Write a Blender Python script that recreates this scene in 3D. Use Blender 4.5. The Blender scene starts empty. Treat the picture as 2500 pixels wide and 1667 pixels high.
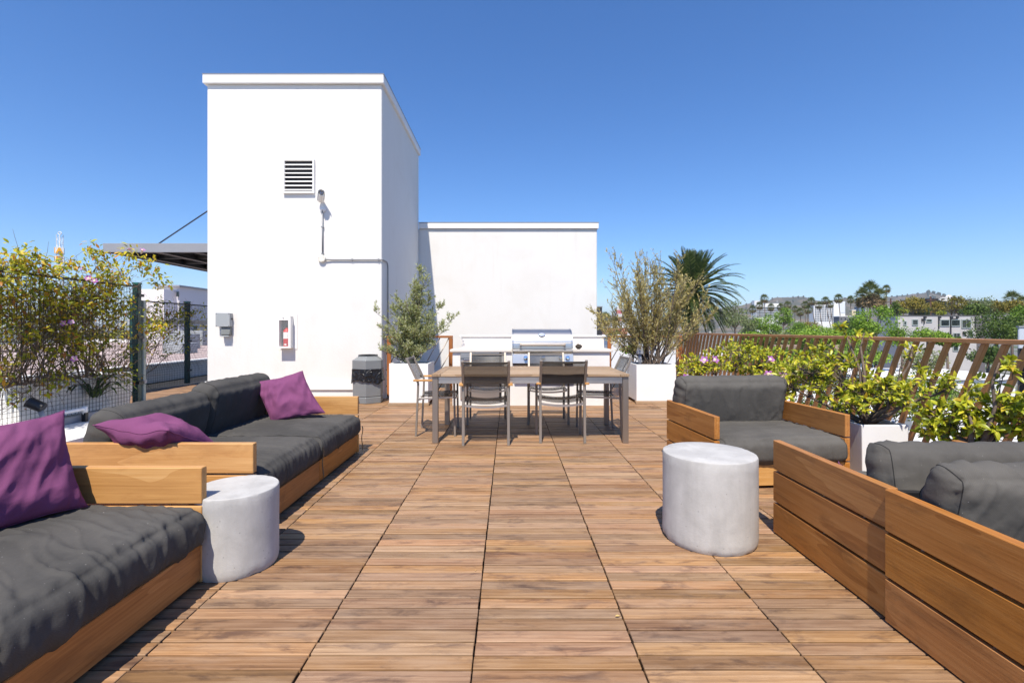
import bpy, bmesh, math, random
from mathutils import Vector, Matrix, noise
R = math.radians
scene = bpy.context.scene
col = scene.collection

# ---------------------------------------------------------------- camera
CAM_H = 1.21
FPX = 1180.6                     # focal length in pixels of the 2500 px wide photograph
cam_d = bpy.data.cameras.new('camera')
cam_d.sensor_width = 36.0
cam_d.lens = 17.0
cam_d.shift_x = 8 / 2500
cam_d.shift_y = -30.5 / 2500
cam_d.clip_start = 0.05
cam_d.clip_end = 20000
cam = bpy.data.objects.new('camera', cam_d)
col.objects.link(cam)
cam.location = (0, 0, CAM_H)
cam.rotation_euler = (R(90), 0, 0)
scene.camera = cam

# ---------------------------------------------------------------- sky and sun
SUN = Vector((-0.095, -0.606, 1.0)).normalized()      # towards the sun
world = bpy.data.worlds.new('World')
scene.world = world
world.use_nodes = True
wn = world.node_tree
sky = wn.nodes.new('ShaderNodeTexSky')
sky.sky_type = 'NISHITA'
sky.sun_disc = False
sky.sun_elevation = math.asin(SUN.z)
sky.sun_rotation = math.atan2(SUN.x, SUN.y)
sky.altitude = 0
sky.air_density = 1.0
sky.dust_density = 0.15
sky.ozone_density = 3.0
bg = wn.nodes['Background']
bg.inputs['Strength'].default_value = 0.123
hs_ = wn.nodes.new('ShaderNodeHueSaturation'); hs_.inputs['Saturation'].default_value = 1.22
tn_ = wn.nodes.new('ShaderNodeMixRGB'); tn_.blend_type = 'MULTIPLY'; tn_.inputs[0].default_value = 1.0
tn_.inputs[2].default_value = (0.79, 0.885, 1.07, 1)
wn.links.new(sky.outputs[0], hs_.inputs['Color']); wn.links.new(hs_.outputs[0], tn_.inputs[1]); wn.links.new(tn_.outputs[0], bg.inputs['Color'])
sun_d = bpy.data.lights.new('sun', 'SUN')
sun_d.energy = 5.0
sun_d.angle = R(0.53)
sun_d.color = (1.0, 0.92, 0.80)
sun = bpy.data.objects.new('sun', sun_d)
col.objects.link(sun)
sun.location = (0, 0, 60)
sun.rotation_euler = SUN.to_track_quat('Z', 'Y').to_euler()
scene.view_settings.view_transform = 'Standard'
scene.view_settings.look = 'None'
scene.view_settings.exposure = 0.46
scene.view_settings.gamma = 1.0
scene.cycles.max_bounces = 7
scene.cycles.diffuse_bounces = 4
scene.cycles.transparent_max_bounces = 12
scene.cycles.volume_bounces = 0

# ---------------------------------------------------------------- helpers
def at(x, y, Y):
    """a point seen at photo pixel (x, y), at depth Y in the place"""
    return Vector(((x - 1242) * Y / FPX, Y, CAM_H - (y - 803) * Y / FPX))

def tag(o, label=None, cat=None, group=None, kind=None):
    if label: o['label'] = label
    if cat: o['category'] = cat
    if group: o['group'] = group
    if kind: o['kind'] = kind
    return o

def thing(name, label, cat, loc=(0, 0, 0), rz=0.0, group=None, local=False):
    o = bpy.data.objects.new(name, None)
    col.objects.link(o)
    o.empty_display_size = 0.1
    o.location = loc
    o.rotation_euler = (0, 0, rz)
    tag(o, label, cat, group)
    o['_l'] = 1 if local else 0
    return o

class MB:
    def __init__(s):
        s.v = []; s.f = []; s.a = []
    def add(s, vs, fs, rnd=0.0):
        b = len(s.v)
        s.v.extend([tuple(q) for q in vs]); s.a.extend([rnd] * len(vs))
        s.f.extend([tuple(i + b for i in f) for f in fs])
        return s
    BF = [(0, 3, 2, 1), (4, 5, 6, 7), (0, 1, 5, 4), (1, 2, 6, 5), (2, 3, 7, 6), (3, 0, 4, 7)]
    def box(s, c, d, rot=None, rnd=0.0):
        hx, hy, hz = d[0] / 2, d[1] / 2, d[2] / 2
        vs = [Vector(q) for q in ((-hx, -hy, -hz), (hx, -hy, -hz), (hx, hy, -hz), (-hx, hy, -hz),
                                  (-hx, -hy, hz), (hx, -hy, hz), (hx, hy, hz), (-hx, hy, hz))]
        if rot is not None: vs = [rot @ q for q in vs]
        c = Vector(c)
        return s.add([q + c for q in vs], MB.BF, rnd)
    def ext(s, x0, x1, y0, y1, z0, z1, rnd=0.0):
        return s.box(((x0 + x1) / 2, (y0 + y1) / 2, (z0 + z1) / 2), (abs(x1 - x0), abs(y1 - y0), abs(z1 - z0)), None, rnd)
    def bar(s, p, q, w, h, up=(0, 0, 1), rnd=0.0):
        p = Vector(p); q = Vector(q); d = q - p; L = d.length
        if L < 1e-6: return s
        x = d / L; u = Vector(up)
        y = u.cross(x)
        if y.length < 1e-4: y = Vector((0, 1, 0)).cross(x)
        if y.length < 1e-4: y = Vector((1, 0, 0)).cross(x)
        y.normalize(); z = x.cross(y)
        m = Matrix((x, y, z)).transposed()
        return s.box((p + q) / 2, (L, w, h), m, rnd)
    def tube(s, pts, r, n=6, rnd=0.0, cap=True):
        pts = [Vector(p) for p in pts]
        k = len(pts)
        rs = r if isinstance(r, (list, tuple)) else [r] * k
        vs = []; fs = []
        prev = None
        for i, p in enumerate(pts):
            t = (pts[min(i + 1, k - 1)] - pts[max(i - 1, 0)])
            if t.length < 1e-9: t = Vector((0, 0, 1))
            t.normalize()
            a = prev if prev is not None else (Vector((0, 0, 1)) if abs(t.z) < .9 else Vector((1, 0, 0)))
            a = a - t * a.dot(t)
            if a.length < 1e-6: a = t.orthogonal()
            a.normalize(); prev = a
            b = t.cross(a)
            for j in range(n):
                g = 2 * math.pi * j / n
                vs.append(p + (a * math.cos(g) + b * math.sin(g)) * rs[i])
        for i in range(k - 1):
            for j in range(n):
                j2 = (j + 1) % n
                fs.append((i * n + j, i * n + j2, (i + 1) * n + j2, (i + 1) * n + j))
        if cap:
            fs.append(tuple(range(n - 1, -1, -1)))
            fs.append(tuple((k - 1) * n + j for j in range(n)))
        return s.add(vs, fs, rnd)
    def lathe(s, prof, c=(0, 0, 0), n=24, rnd=0.0, a0=0.0, fn=None, m=None):
        vs = []; fs = []; k = len(prof); c = Vector(c)
        for (r, z) in prof:
            for j in range(n):
                g = a0 + 2 * math.pi * j / n
                rr = r if fn is None else fn(r, z, g)
                q = Vector((rr * math.cos(g), rr * math.sin(g), z))
                if m is not None: q = m @ q
                vs.append(q + c)
        for i in range(k - 1):
            for j in range(n):
                j2 = (j + 1) % n
                fs.append((i * n + j, i * n + j2, (i + 1) * n + j2, (i + 1) * n + j))
        fs.append(tuple(range(n - 1, -1, -1)))
        fs.append(tuple((k - 1) * n + j for j in range(n)))
        return s.add(vs, fs, rnd)
    def prism(s, poly, p0, p1, ax='x', rnd=0.0):
        """poly: 2-D outline, swept along an axis from p0 to p1"""
        n = len(poly); vs = []
        for q in (p0, p1):
            for (a, b) in poly:
                vs.append({'x': (q, a, b), 'y': (a, q, b), 'z': (a, b, q)}[ax])
        fs = [tuple(range(n - 1, -1, -1)), tuple(range(n, 2 * n))]
        for j in range(n):
            j2 = (j + 1) % n
            fs.append((j, j2, n + j2, n + j))
        return s.add(vs, fs, rnd)
    def mesh(s, name, bevel=0.0, smooth=False, fix=True, seg=1):
        me = bpy.data.meshes.new(name)
        me.from_pydata(s.v, [], s.f)
        if any(s.a):
            at_ = me.attributes.new('rnd', 'FLOAT', 'POINT')
            at_.data.foreach_set('value', s.a)
        if fix or bevel:
            bm = bmesh.new(); bm.from_mesh(me)
            bmesh.ops.recalc_face_normals(bm, faces=bm.faces)
            if bevel:
                bmesh.ops.bevel(bm, geom=list(bm.edges), offset=bevel, segments=seg, profile=.5, affect='EDGES', clamp_overlap=True)
            bm.to_mesh(me); bm.free()
        if smooth:
            me.polygons.foreach_set('use_smooth', [True] * len(me.polygons))
            if smooth is not True:
                me.set_sharp_from_angle(angle=R(smooth))
        me.update()
        return me
    def build(s, name, mat, parent=None, bevel=0.0, smooth=False, kind=None, fix=True, label=None, seg=1):
        return put(name, s.mesh(name, bevel, smooth, fix, seg), mat, parent, kind=kind, label=label)

def put(name, me, mat, parent=None, loc=None, rot=None, kind=None, label=None, scale=None):
    o = bpy.data.objects.new(name, me)
    col.objects.link(o)
    if mat is not None and len(me.materials) == 0: me.materials.append(mat)
    if loc is not None: o.location = loc
    if rot is not None: o.rotation_euler = rot
    if scale is not None: o.scale = scale
    if parent is not None:
        o.parent = parent
        if parent.type == 'EMPTY' and not parent.get('_l', 0):
            o.matrix_parent_inverse = Matrix.Translation(-Vector(parent.location))
        elif parent.type != 'EMPTY':
            o.matrix_parent_inverse = parent.matrix_basis.inverted()
    if kind: o['kind'] = kind
    if label: o['label'] = label
    return o

def plank(name, c, d, mat, parent, bevel=0.003, kind=None, seed=None):
    """a bevelled board; its own x axis is always its length, so the grain follows it"""
    ax = max(range(3), key=lambda i: d[i])
    if ax == 0: dd = d; rot = (0, 0, 0)
    elif ax == 1: dd = (d[1], d[0], d[2]); rot = (0, 0, math.pi / 2)
    else: dd = (d[2], d[1], d[0]); rot = (0, -math.pi / 2, 0)
    me = MB().box((0, 0, 0), dd).mesh(name, bevel=min(bevel, min(d) * .3))
    return put(name, me, mat, parent, loc=c, rot=rot, kind=kind)

def copy_tree(o, parent=None):
    c = o.copy(); col.objects.link(c)
    if parent is not None: c.parent = parent
    for ch in list(o.children): copy_tree(ch, c)
    return c

# ---------------------------------------------------------------- materials
class NT:
    def __init__(s, name):
        s.m = bpy.data.materials.new(name); s.m.use_nodes = True
        s.t = s.m.node_tree; s.n = s.t.nodes; s.b = s.n['Principled BSDF']; s.out = s.n['Material Output']
    def new(s, t, **kw):
        q = s.n.new('ShaderNode' + t)
        for k, v in kw.items(): setattr(q, k, v)
        return q
    def link(s, a, b): s.t.links.new(a, b)
    def val(s, sock, v):
        if hasattr(v, 'is_output') or isinstance(v, bpy.types.NodeSocket): s.link(v, sock)
        else: sock.default_value = v
    def math(s, op, a, b=0.0):
        q = s.new('Math', operation=op); s.val(q.inputs[0], a); s.val(q.inputs[1], b); return q.outputs[0]
    def obj(s): return s.new('TexCoord').outputs['Object']
    def gen(s): return s.new('NewGeometry').outputs['Position']
    def map(s, v, scale=(1, 1, 1), loc=None):
        q = s.new('Mapping'); s.link(v, q.inputs['Vector']); q.inputs['Scale'].default_value = scale
        if loc is not None: s.val(q.inputs['Location'], loc)
        return q.outputs[0]
    def noise(s, v, scale, detail=4, rough=.55, dist=0.0):
        q = s.new('TexNoise'); s.link(v, q.inputs['Vector']); q.inputs['Scale'].default_value = scale
        q.inputs['Detail'].default_value = detail; q.inputs['Roughness'].default_value = rough
        q.inputs['Distortion'].default_value = dist
        return q.outputs['Fac']
    def ramp(s, f, stops, interp='LINEAR'):
        q = s.new('ValToRGB'); s.link(f, q.inputs[0]); e = q.color_ramp.elements
        q.color_ramp.interpolation = interp
        while len(e) < len(stops): e.new(.5)
        for i, (p, c) in enumerate(stops):
            e[i].position = p; e[i].color = (c[0], c[1], c[2], 1) if len(c) == 3 else c
        return q.outputs[0]
    def mix(s, f, a, b, mode='MIX'):
        q = s.new('MixRGB', blend_type=mode); s.val(q.inputs[0], f)
        for sock, v in ((q.inputs[1], a), (q.inputs[2], b)):
            if isinstance(v, tuple): sock.default_value = (v[0], v[1], v[2], 1)
            else: s.link(v, sock)
        return q.outputs[0]
    def bump(s, h, strength=.3, dist=.01, nrm=None):
        q = s.new('Bump'); s.link(h, q.inputs['Height']); q.inputs['Strength'].default_value = strength
        q.inputs['Distance'].default_value = dist
        if nrm is not None: s.link(nrm, q.inputs['Normal'])
        s.link(q.outputs[0], s.b.inputs['Normal'])
        return q.outputs[0]
    def set(s, **kw):
        for k, v in kw.items():
            sock = s.b.inputs[k.replace('_', ' ')]
            if isinstance(v, tuple) and len(v) == 3: v = (*v, 1)
            s.val(sock, v)
        return s.m
    def random(s):
        a = s.new('Attribute', attribute_name='rnd').outputs['Fac']
        o = s.new('ObjectInfo').outputs['Random']
        return s.math('FRACT', s.math('ADD', a, o))

def wood(name, dark, mid, light, grain=1.0, blotch=.5, rough=.6, vary=.35, ring=9.0, grey=None, stain=None, contrast=1.0, hue=(.498, .006), gscale=(1.2, 60, 60), bmap=(2.2, 7, 7), satv=.08):
    k = NT(name)
    r = k.random()
    off = k.new('CombineXYZ')
    k.link(k.math('MULTIPLY', r, 37.0), off.inputs[0]); k.link(k.math('MULTIPLY', r, 91.0), off.inputs[1]); k.link(k.math('MULTIPLY', r, 53.0), off.inputs[2])
    va = k.new('VectorMath', operation='ADD'); k.link(k.obj(), va.inputs[0]); k.link(off.outputs[0], va.inputs[1])
    v = va.outputs[0]
    g1 = k.noise(k.map(v, gscale), 1.6 * grain, 6, .68, .4)          # fine fibres along the board
    g2 = k.noise(k.map(v, (.7, 8, 8)), ring * .28, 3, .5, 1.2)              # cathedral figure
    w = k.new('TexWave', wave_type='RINGS', rings_direction='Z', wave_profile='SAW')
    k.link(k.map(v, (.35, 4.2, 2.0)), w.inputs['Vector']); w.inputs['Scale'].default_value = ring * .55
    w.inputs['Distortion'].default_value = 6; w.inputs['Detail'].default_value = 2; w.inputs['Detail Scale'].default_value = .8
    f = k.math('ADD', k.math('MULTIPLY', g1, .5), k.math('ADD', k.math('MULTIPLY', g2, .35), k.math('MULTIPLY', w.outputs['Fac'], .15)))
    c = k.ramp(f, [(.5 - .2 / contrast, dark), (.5, mid), (.5 + .2 / contrast, light)])
    b = k.noise(k.map(v, bmap), 1.4, 6, .66, .5)
    if stain:
        c = k.mix(k.ramp(b, [(.52, (0, 0, 0)), (.68, (stain[3],) * 3)]), c, stain[:3])
    hs = k.new('HueSaturation'); k.link(c, hs.inputs['Color'])
    k.link(k.math('ADD', 1 - vary / 2, k.math('MULTIPLY', r, vary)), hs.inputs['Value'])
    r2 = k.math('FRACT', k.math('MULTIPLY', r, 13.7))
    k.link(k.math('ADD', 1 - satv / 2, k.math('MULTIPLY', r2, satv)), hs.inputs['Saturation'])
    k.link(k.math('ADD', hue[0], k.math('MULTIPLY', k.math('FRACT', k.math('MULTIPLY', r, 29.3)), hue[1])), hs.inputs['Hue'])
    c = hs.outputs[0]
    if grey:
        gm = k.noise(k.map(v, (3, 14, 14)), 1.1, 5, .6)
        c = k.mix(k.ramp(gm, [(.45, (0, 0, 0)), (.75, (grey[3],) * 3)]), c, grey[:3])
    k.bump(g1, .4, .003)
    k.set(Base_Color=c, Roughness=rough)
    k.b.inputs['Specular IOR Level'].default_value = .3
    return k.m

def plain(name, c, rough=.5, metal=0.0, bump=None, var=0.0, spec=.5, vscale=3.0):
    k = NT(name)
    k.set(Base_Color=c, Roughness=rough, Metallic=metal)
    k.b.inputs['Specular IOR Level'].default_value = spec
    if var:
        n = k.noise(k.gen(), vscale, 5, .6)
        k.set(Base_Color=k.mix(k.ramp(n, [(.3, (0, 0, 0)), (.7, (1, 1, 1))]), tuple(x * (1 - var) for x in c), tuple(min(1, x * (1 + var)) for x in c)))
    if bump:
        n = k.noise(k.gen(), bump[0], 4, .6); k.bump(n, bump[1], bump[2])
    return k.m

def stucco(name, c, stainc=(.6, .56, .5), amt=.25, bs=34, bstr=.55):
    k = NT(name)
    p = k.gen()
    n1 = k.noise(p, 1.1, 6, .62, .6)
    n2 = k.noise(k.map(p, (5, 5, .35)), 1.3, 6, .65)
    col_ = k.mix(k.ramp(n1, [(.48, (0, 0, 0)), (.75, (amt,) * 3)]), c, stainc)
    col_ = k.mix(k.ramp(n2, [(.55, (0, 0, 0)), (.8, (amt * .7,) * 3)]), col_, tuple(x * .9 for x in stainc))
    k.set(Base_Color=col_, Roughness=.85)
    k.b.inputs['Specular IOR Level'].default_value = .2
    k.bump(k.noise(p, bs, 5, .65), bstr, .004)
    return k.m

def leafmat(name, stops, transl=.35, rough=.45, gloss=.25):
    k = NT(name)
    a = k.new('Attribute', attribute_name='rnd').outputs['Fac']
    o = k.new('ObjectInfo').outputs['Random']
    f = k.math('FRACT', k.math('ADD', a, o))
    c = k.ramp(f, stops)
    k.set(Base_Color=c, Roughness=rough)
    k.b.inputs['Specular IOR Level'].default_value = gloss
    tr = k.new('BsdfTranslucent')
    k.link(k.mix(1.0, c, (1.0, 1.0, .55), 'MULTIPLY'), tr.inputs['Color'])
    ms = k.new('MixShader'); ms.inputs[0].default_value = transl
    k.link(k.b.outputs[0], ms.inputs[1]); k.link(tr.outputs[0], ms.inputs[2])
    k.link(ms.outputs[0], k.out.inputs['Surface'])
    return k.m

def fabric(name, c, weave=900, fade=None, fadeamt=.4, var=.25):
    k = NT(name)
    v = k.obj()
    n = k.noise(v, 3.0, 5, .6)
    c1 = k.mix(k.ramp(n, [(.3, (0, 0, 0)), (.7, (1, 1, 1))]), tuple(x * (1 - var) for x in c), tuple(x * (1 + var) for x in c))
    wv = k.new('TexWave', wave_type='BANDS', bands_direction='DIAGONAL'); k.link(v, wv.inputs['Vector']); wv.inputs['Scale'].default_value = 90; wv.inputs['Distortion'].default_value = 3
    fine = k.math('ADD', k.math('MULTIPLY', k.noise(k.map(v, (1, 1, 1)), weave, 2, .5), .7), k.math('MULTIPLY', wv.outputs['Fac'], .3))
    c1 = k.mix(k.math('MULTIPLY', fine, .55), c1, tuple(min(1, x * 1.9) for x in c))
    if fade:
        c1 = k.mix(k.ramp(k.noise(v, 1.3, 6, .65), [(.45, (0, 0, 0)), (.8, (fadeamt,) * 3)]), c1, fade)
        sp = k.noise(v, 120, 1, .4)
        c1 = k.mix(k.ramp(sp, [(.78, (0, 0, 0)), (.8, (.35, .35, .35))]), c1, (.5, .48, .45))
    k.set(Base_Color=c1, Roughness=.92)
    k.b.inputs['Specular IOR Level'].default_value = .15
    k.b.inputs['Sheen Weight'].default_value = 0.0
    h = k.math('ADD', k.math('MULTIPLY', fine, .3), k.noise(v, 45, 4, .6))
    k.bump(h, .5, .004)
    return k.m

M = {}
M['deck'] = wood('weathered_deck_wood', (.12, .062, .030), (.285, .162, .083), (.44, .28, .16), grain=1.0, rough=.58, vary=.62, ring=5, grey=(.40, .275, .18, .5), stain=(.10, .055, .036, .85), contrast=.72, hue=(.4955, .010), gscale=(3.0, 60, 60), bmap=(3.2, 10, 10), satv=.2)
M['teak'] = wood('oiled_teak', (.27, .098, .022), (.42, .172, .042), (.52, .245, .075), rough=.5, vary=.18, ring=7, stain=(.17, .07, .022, .5), hue=(.499, .003))
M['teak_gold'] = wood('golden_teak', (.40, .185, .05), (.54, .275, .085), (.65, .37, .14), rough=.5, vary=.14, ring=6, stain=(.34, .14, .04, .45), hue=(.499, .003))
M['teak_grey'] = wood('weathered_table_teak', (.19, .12, .07), (.33, .22, .13), (.46, .33, .21), rough=.6, vary=.35, ring=6, grey=(.36, .29, .22, .6))
M['stucco'] = stucco('white_stucco', (.735, .72, .69), (.62, .575, .51), .34)
M['trim'] = plain('white_painted_trim', (.80, .785, .76), .5, bump=(40, .1, .002), var=.03)
M['white_planter'] = plain('white_planter_paint', (.80, .795, .785), .45, bump=(25, .08, .002), var=.03)
M['roof_white'] = plain('white_roof_coating', (.72, .71, .70), .7, bump=(18, .3, .01), var=.1)
M['under'] = plain('dark_roof_membrane', (.02, .02, .022), .9)
M['concrete'] = None
M['steel'] = None
M['brown_steel'] = plain('brown_painted_steel', (.46, .215, .085), .42, var=.12, vscale=6, bump=(60, .1, .001))
M['green_steel'] = plain('dark_green_steel', (.012, .05, .045), .4, var=.3, vscale=20)
M['green_wire'] = plain('dark_wire', (.008, .014, .014), .5)
M['grey_steel'] = plain('grey_painted_steel', (.26, .265, .285), .45, var=.05)
M['grey_plastic'] = plain('grey_plastic', (.20, .21, .215), .45, bump=(150, .06, .001), var=.05)
M['grey_box'] = plain('grey_enamel', (.34, .36, .37), .4, var=.04)
M['dark_plastic'] = plain('dark_plastic', (.015, .015, .017), .4)
M['conduit'] = plain('grey_conduit', (.25, .26, .27), .45)
M['offwhite'] = plain('off_white_plastic', (.74, .71, .62), .5)
M['soil'] = plain('planter_soil', (.035, .022, .016), .95, bump=(60, .8, .02), var=.4, vscale=40)
M['bark'] = plain('grey_brown_bark', (.14, .105, .08), .9, bump=(70, .6, .006), var=.35, vscale=25)
M['twig'] = plain('brown_twig', (.19, .13, .088), .8, var=.3, vscale=30)
M['red'] = plain('red_enamel', (.55, .012, .015), .3)
M['yellow'] = plain('yellow_panel', (.85, .42, .02), .5)
M['label_white'] = plain('white_label', (.8, .8, .78), .5)
M['rust'] = wood('orange_stained_post', (.22, .07, .02), (.38, .14, .045), (.52, .21, .075), rough=.6, vary=.2, ring=5)
M['dark_glass'] = plain('dark_window_glass', (.02, .028, .03), .08, spec=.8)
M['purple'] = fabric('purple_canvas', (.145, .046, .108), 300, var=.12)
M['charcoal'] = fabric('charcoal_canvas', (.052, .050, .047), 420, fade=(.135, .126, .114), fadeamt=.55)
M['charcoal_b'] = fabric('faded_charcoal_canvas', (.072, .068, .062), 420, fade=(.15, .139, .122), fadeamt=.5)

k = NT('cast_concrete'); p = k.obj()
n = k.noise(p, 5, 7, .62, .3); n2 = k.noise(k.map(p, (7, 7, .9)), 1.6, 5, .6)
c = k.ramp(n, [(.3, (.37, .36, .345)), (.5, (.45, .44, .42)), (.7, (.52, .51, .49))])
c = k.mix(k.ramp(n2, [(.45, (0, 0, 0)), (.75, (.38, .38, .38))]), c, (.29, .28, .265))
pit = k.new('TexVoronoi'); k.link(p, pit.inputs['Vector']); pit.inputs['Scale'].default_value = 26
c = k.mix(k.ramp(pit.outputs['Distance'], [(.06, (.6, .6, .6)), (.1, (0, 0, 0))]), c, (.2, .19, .18))
k.bump(k.math('ADD', n, k.noise(p, 70, 4, .6)), .25, .004)
M['concrete'] = k.set(Base_Color=c, Roughness=.75)

def brushed(name, c, rough=.28, ax=(1, 60, 60), metal=1.0):
    k = NT(name); n = k.noise(k.map(k.gen(), ax), 6, 3, .6)
    k.set(Base_Color=c, Metallic=metal, Roughness=k.math('ADD', rough - .06, k.math('MULTIPLY', n, .16)))
    k.bump(n, .05, .0006)
    return k.m
M['steel'] = brushed('brushed_stainless_steel', (.66, .625, .58), .36)
M['steel_leg'] = brushed('brushed_steel_legs', (.36, .31, .265), .45, (60, 60, 1), .85)
M['chair_frame'] = plain('satin_chair_steel', (.27, .235, .20), .45, .35)
M['chrome'] = plain('polished_chrome', (.75, .75, .75), .1, 1.0)

k = NT('black_sling_mesh')
k.set(Base_Color=(.018, .018, .02), Roughness=.45)
tr = k.new('BsdfTransparent'); ms = k.new('MixShader'); ms.inputs[0].default_value = .52
k.link(tr.outputs[0], ms.inputs[1]); k.link(k.b.outputs[0], ms.inputs[2]); k.link(ms.outputs[0], k.out.inputs['Surface'])
M['sling'] = k.m
k = NT('black_bin_bag'); p = k.obj()
k.bump(k.noise(k.map(p, (6, 6, 7)), 1.6, 4, .55, 1.5), .8, .04)
M['bag'] = k.set(Base_Color=(.012, .012, .014), Roughness=.16)
k = NT('clear_glass')
k.b.inputs['Roughness'].default_value = .03; k.b.inputs['Base Color'].default_value = (.9, .95, .95, 1)
tr = k.new('BsdfTransparent'); ms = k.new('MixShader'); ms.inputs[0].default_value = .07
k.link(tr.outputs[0], ms.inputs[1]); k.link(k.b.outputs[0], ms.inputs[2]); k.link(ms.outputs[0], k.out.inputs['Surface'])
M['pane'] = k.m
# ================================================================ SETTING: roof and deck
GROUND = -11.0
rs = MB()
rs.ext(-8.6, 3.52, -4.0, 13.5, GROUND, -0.05)
roof = rs.build('roof_terrace', M['under'], kind='structure')

TW, BP = 0.61, 0.61 / 8
X0, Y0 = -0.130, 2.178
deck = bpy.data.objects.new('deck', None); col.objects.link(deck); deck['kind'] = 'structure'; deck['_l'] = 1
rng = random.Random(4)
boards = []
for ci in range(-12, 6):
    for ri in range(-7, 18):
        x0 = X0 + ci * TW; y0 = Y0 + ri * TW
        for b in range(8):
            cx = x0 + TW / 2; cy = y0 + (b + .5) * BP
            left = -7.2 if cy > 7.05 else -4.42
            if cx - TW / 2 < left: continue
            if cy > 12.4 or (cx > -5.3 and cy > 9.95): continue
            if -5.3 < cx < -2.15 and cy > 8.45: continue
            boards.append((cx, cy))
def vis(bd):
    cx, cy = bd
    if cy < 1.6: return False
    return abs(cx) - .35 < (cy * 1258 / FPX)
def near_key(bd): return bd[1] + (0 if vis(bd) else 1000)
def hidden(bd):
    cx, cy = bd          # under the sofas and the stools
    return (cx < -1.85 and .4 < cy < 4.7) or (cx > 1.95 and 1.1 < cy < 2.85) or (cx > 1.9 and 3.7 < cy < 4.4)
boards.sort(key=lambda q: near_key(q) + (500 if hidden(q) else 0))
bm_me = []
for i in range(5):
    me = MB().box((0, 0, -.011), (TW - .006 - .002 * (i % 2), BP - .0082 - .0008 * i, .022)).mesh('board', bevel=.0022)
    me.materials.append(M['deck']); bm_me.append(me)
for i, (cx, cy) in enumerate(boards[:300]):
    put('board', bm_me[rng.randrange(5)], None, deck, loc=(cx + rng.uniform(-.0015, .0015), cy + rng.uniform(-.0006, .0006), rng.uniform(-.0018, .0012)),
        rot=(rng.uniform(-.003, .003), rng.uniform(-.0012, .0012), rng.uniform(-.0015, .0015)))
field = MB()
for (cx, cy) in boards[300:]:
    field.box((cx, cy, -.011 + rng.uniform(-.0018, .0012)), (TW - .007, BP - .0088, .022), None, rng.random())
field.build('board_field', M['deck'], deck, kind='stuff', fix=False)

# raised white roof strip beside the deck, with its kerb
k_ = MB(); k_.ext(-12.5, -4.44, -4.0, 7.0, -.04, .08)
k_.build('roof_surface', M['roof_white'], kind='structure')
k_ = MB(); k_.ext(-5.34, -5.22, -3.0, 7.02, .081, .165)
kerb = k_.build('kerb', M['grey_steel'], kind='structure', bevel=.006)

# ================================================================ stair tower
TX0, TX1, TY0, TY1, TZ = -5.24, -2.205, 8.40, 11.83, 5.45
t = thing('stair_tower', 'tall white stucco stair tower with louvre vent', 'building', ((TX0 + TX1) / 2, (TY0 + TY1) / 2, 0))
b_ = MB(); b_.ext(TX0, TX1, TY0, TY1, -.04, TZ)
b_.build('wall', M['stucco'], t, bevel=.012)
b_ = MB(); b_.ext(TX0 - .05, TX1 + .045, TY0 - .055, TY1 + .03, TZ + .001, TZ + .152)
cp = b_.build('parapet_cap', M['trim'], t, bevel=.008)
b_ = MB(); b_.ext(TX0 - .052, TX1 + .05, TY0 - .06, TY1 + .03, TZ + .1525, TZ + .165)
b_.build('flashing', M['grey_steel'], t)
b_ = MB(); b_.ext(TX0 - .025, TX1 + .004, TY0 - .028, TY0 - .001, .155, .30)
b_.build('base_flashing', M['trim'], t, bevel=.004)
# louvre vent
vx0, vx1, vz0, vz1 = -3.905, -3.365, 3.555, 4.145
vent = MB()
f_ = .035
vent.ext(vx0, vx1, TY0 - .045, TY0 - .002, vz1 - .028, vz1); vent.ext(vx0, vx1, TY0 - .045, TY0 - .002, vz0, vz0 + f_)
vent.ext(vx0, vx0 + .028, TY0 - .045, TY0 - .002, vz0 + f_, vz1 - .028); vent.ext(vx1 - .028, vx1, TY0 - .045, TY0 - .002, vz0 + f_, vz1 - .028)
vo = vent.build('vent', M['trim'], t)
MB().ext(vx0 + .028, vx1 - .028, TY0 - .006, TY0 - .002, vz0 + f_, vz1 - .028).build('vent_back', plain('vent_dark', (.03, .03, .034), .8), vo)
sm = MB().box((0, 0, 0), (vx1 - vx0 - .06, .045, .007), Matrix.Rotation(R(40), 3, 'X')).mesh('slat')
sm.materials.append(M['trim'])
for i in range(7):
    z = vz0 + f_ + .028 + i * (vz1 - vz0 - f_ - .05) / 7
    put('slat', sm, None, vo, loc=((vx0 + vx1) / 2, TY0 - .027, z))

# ================================================================ low building behind the grill
LY = 11.86
t = thing('low_block', 'low white stucco block behind the grill', 'building', (0, LY + 2, 0))
b_ = MB(); b_.ext(-2.6, 2.165, LY, LY + 4.0, -.04, 3.66); b_.build('wall', M['stucco'], t, bevel=.012)
b_ = MB(); b_.ext(-2.2, 2.20, LY - .05, LY + 4.03, 3.661, 3.80); b_.build('parapet_cap', M['trim'], t, bevel=.008)
b_ = MB(); b_.ext(-2.2, 2.205, LY - .055, LY + 4.03, 3.8005, 3.815); b_.build('flashing', M['grey_steel'], t)
t = thing('service_duct', 'dark grey steel duct at the corner of the low white block', 'duct', (2.32, LY + .6, 0))
b_ = MB(); b_.ext(2.225, 2.37, LY + .4, LY + .9, -.04, 1.76); b_.build('duct_body', plain('dark_grey_duct', (.035, .035, .042), .5), t, bevel=.01)
b_ = MB(); b_.ext(2.215, 2.38, LY + .39, LY + .91, 1.761, 1.785); b_.build('duct_cap', M['grey_steel'], t)

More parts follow.
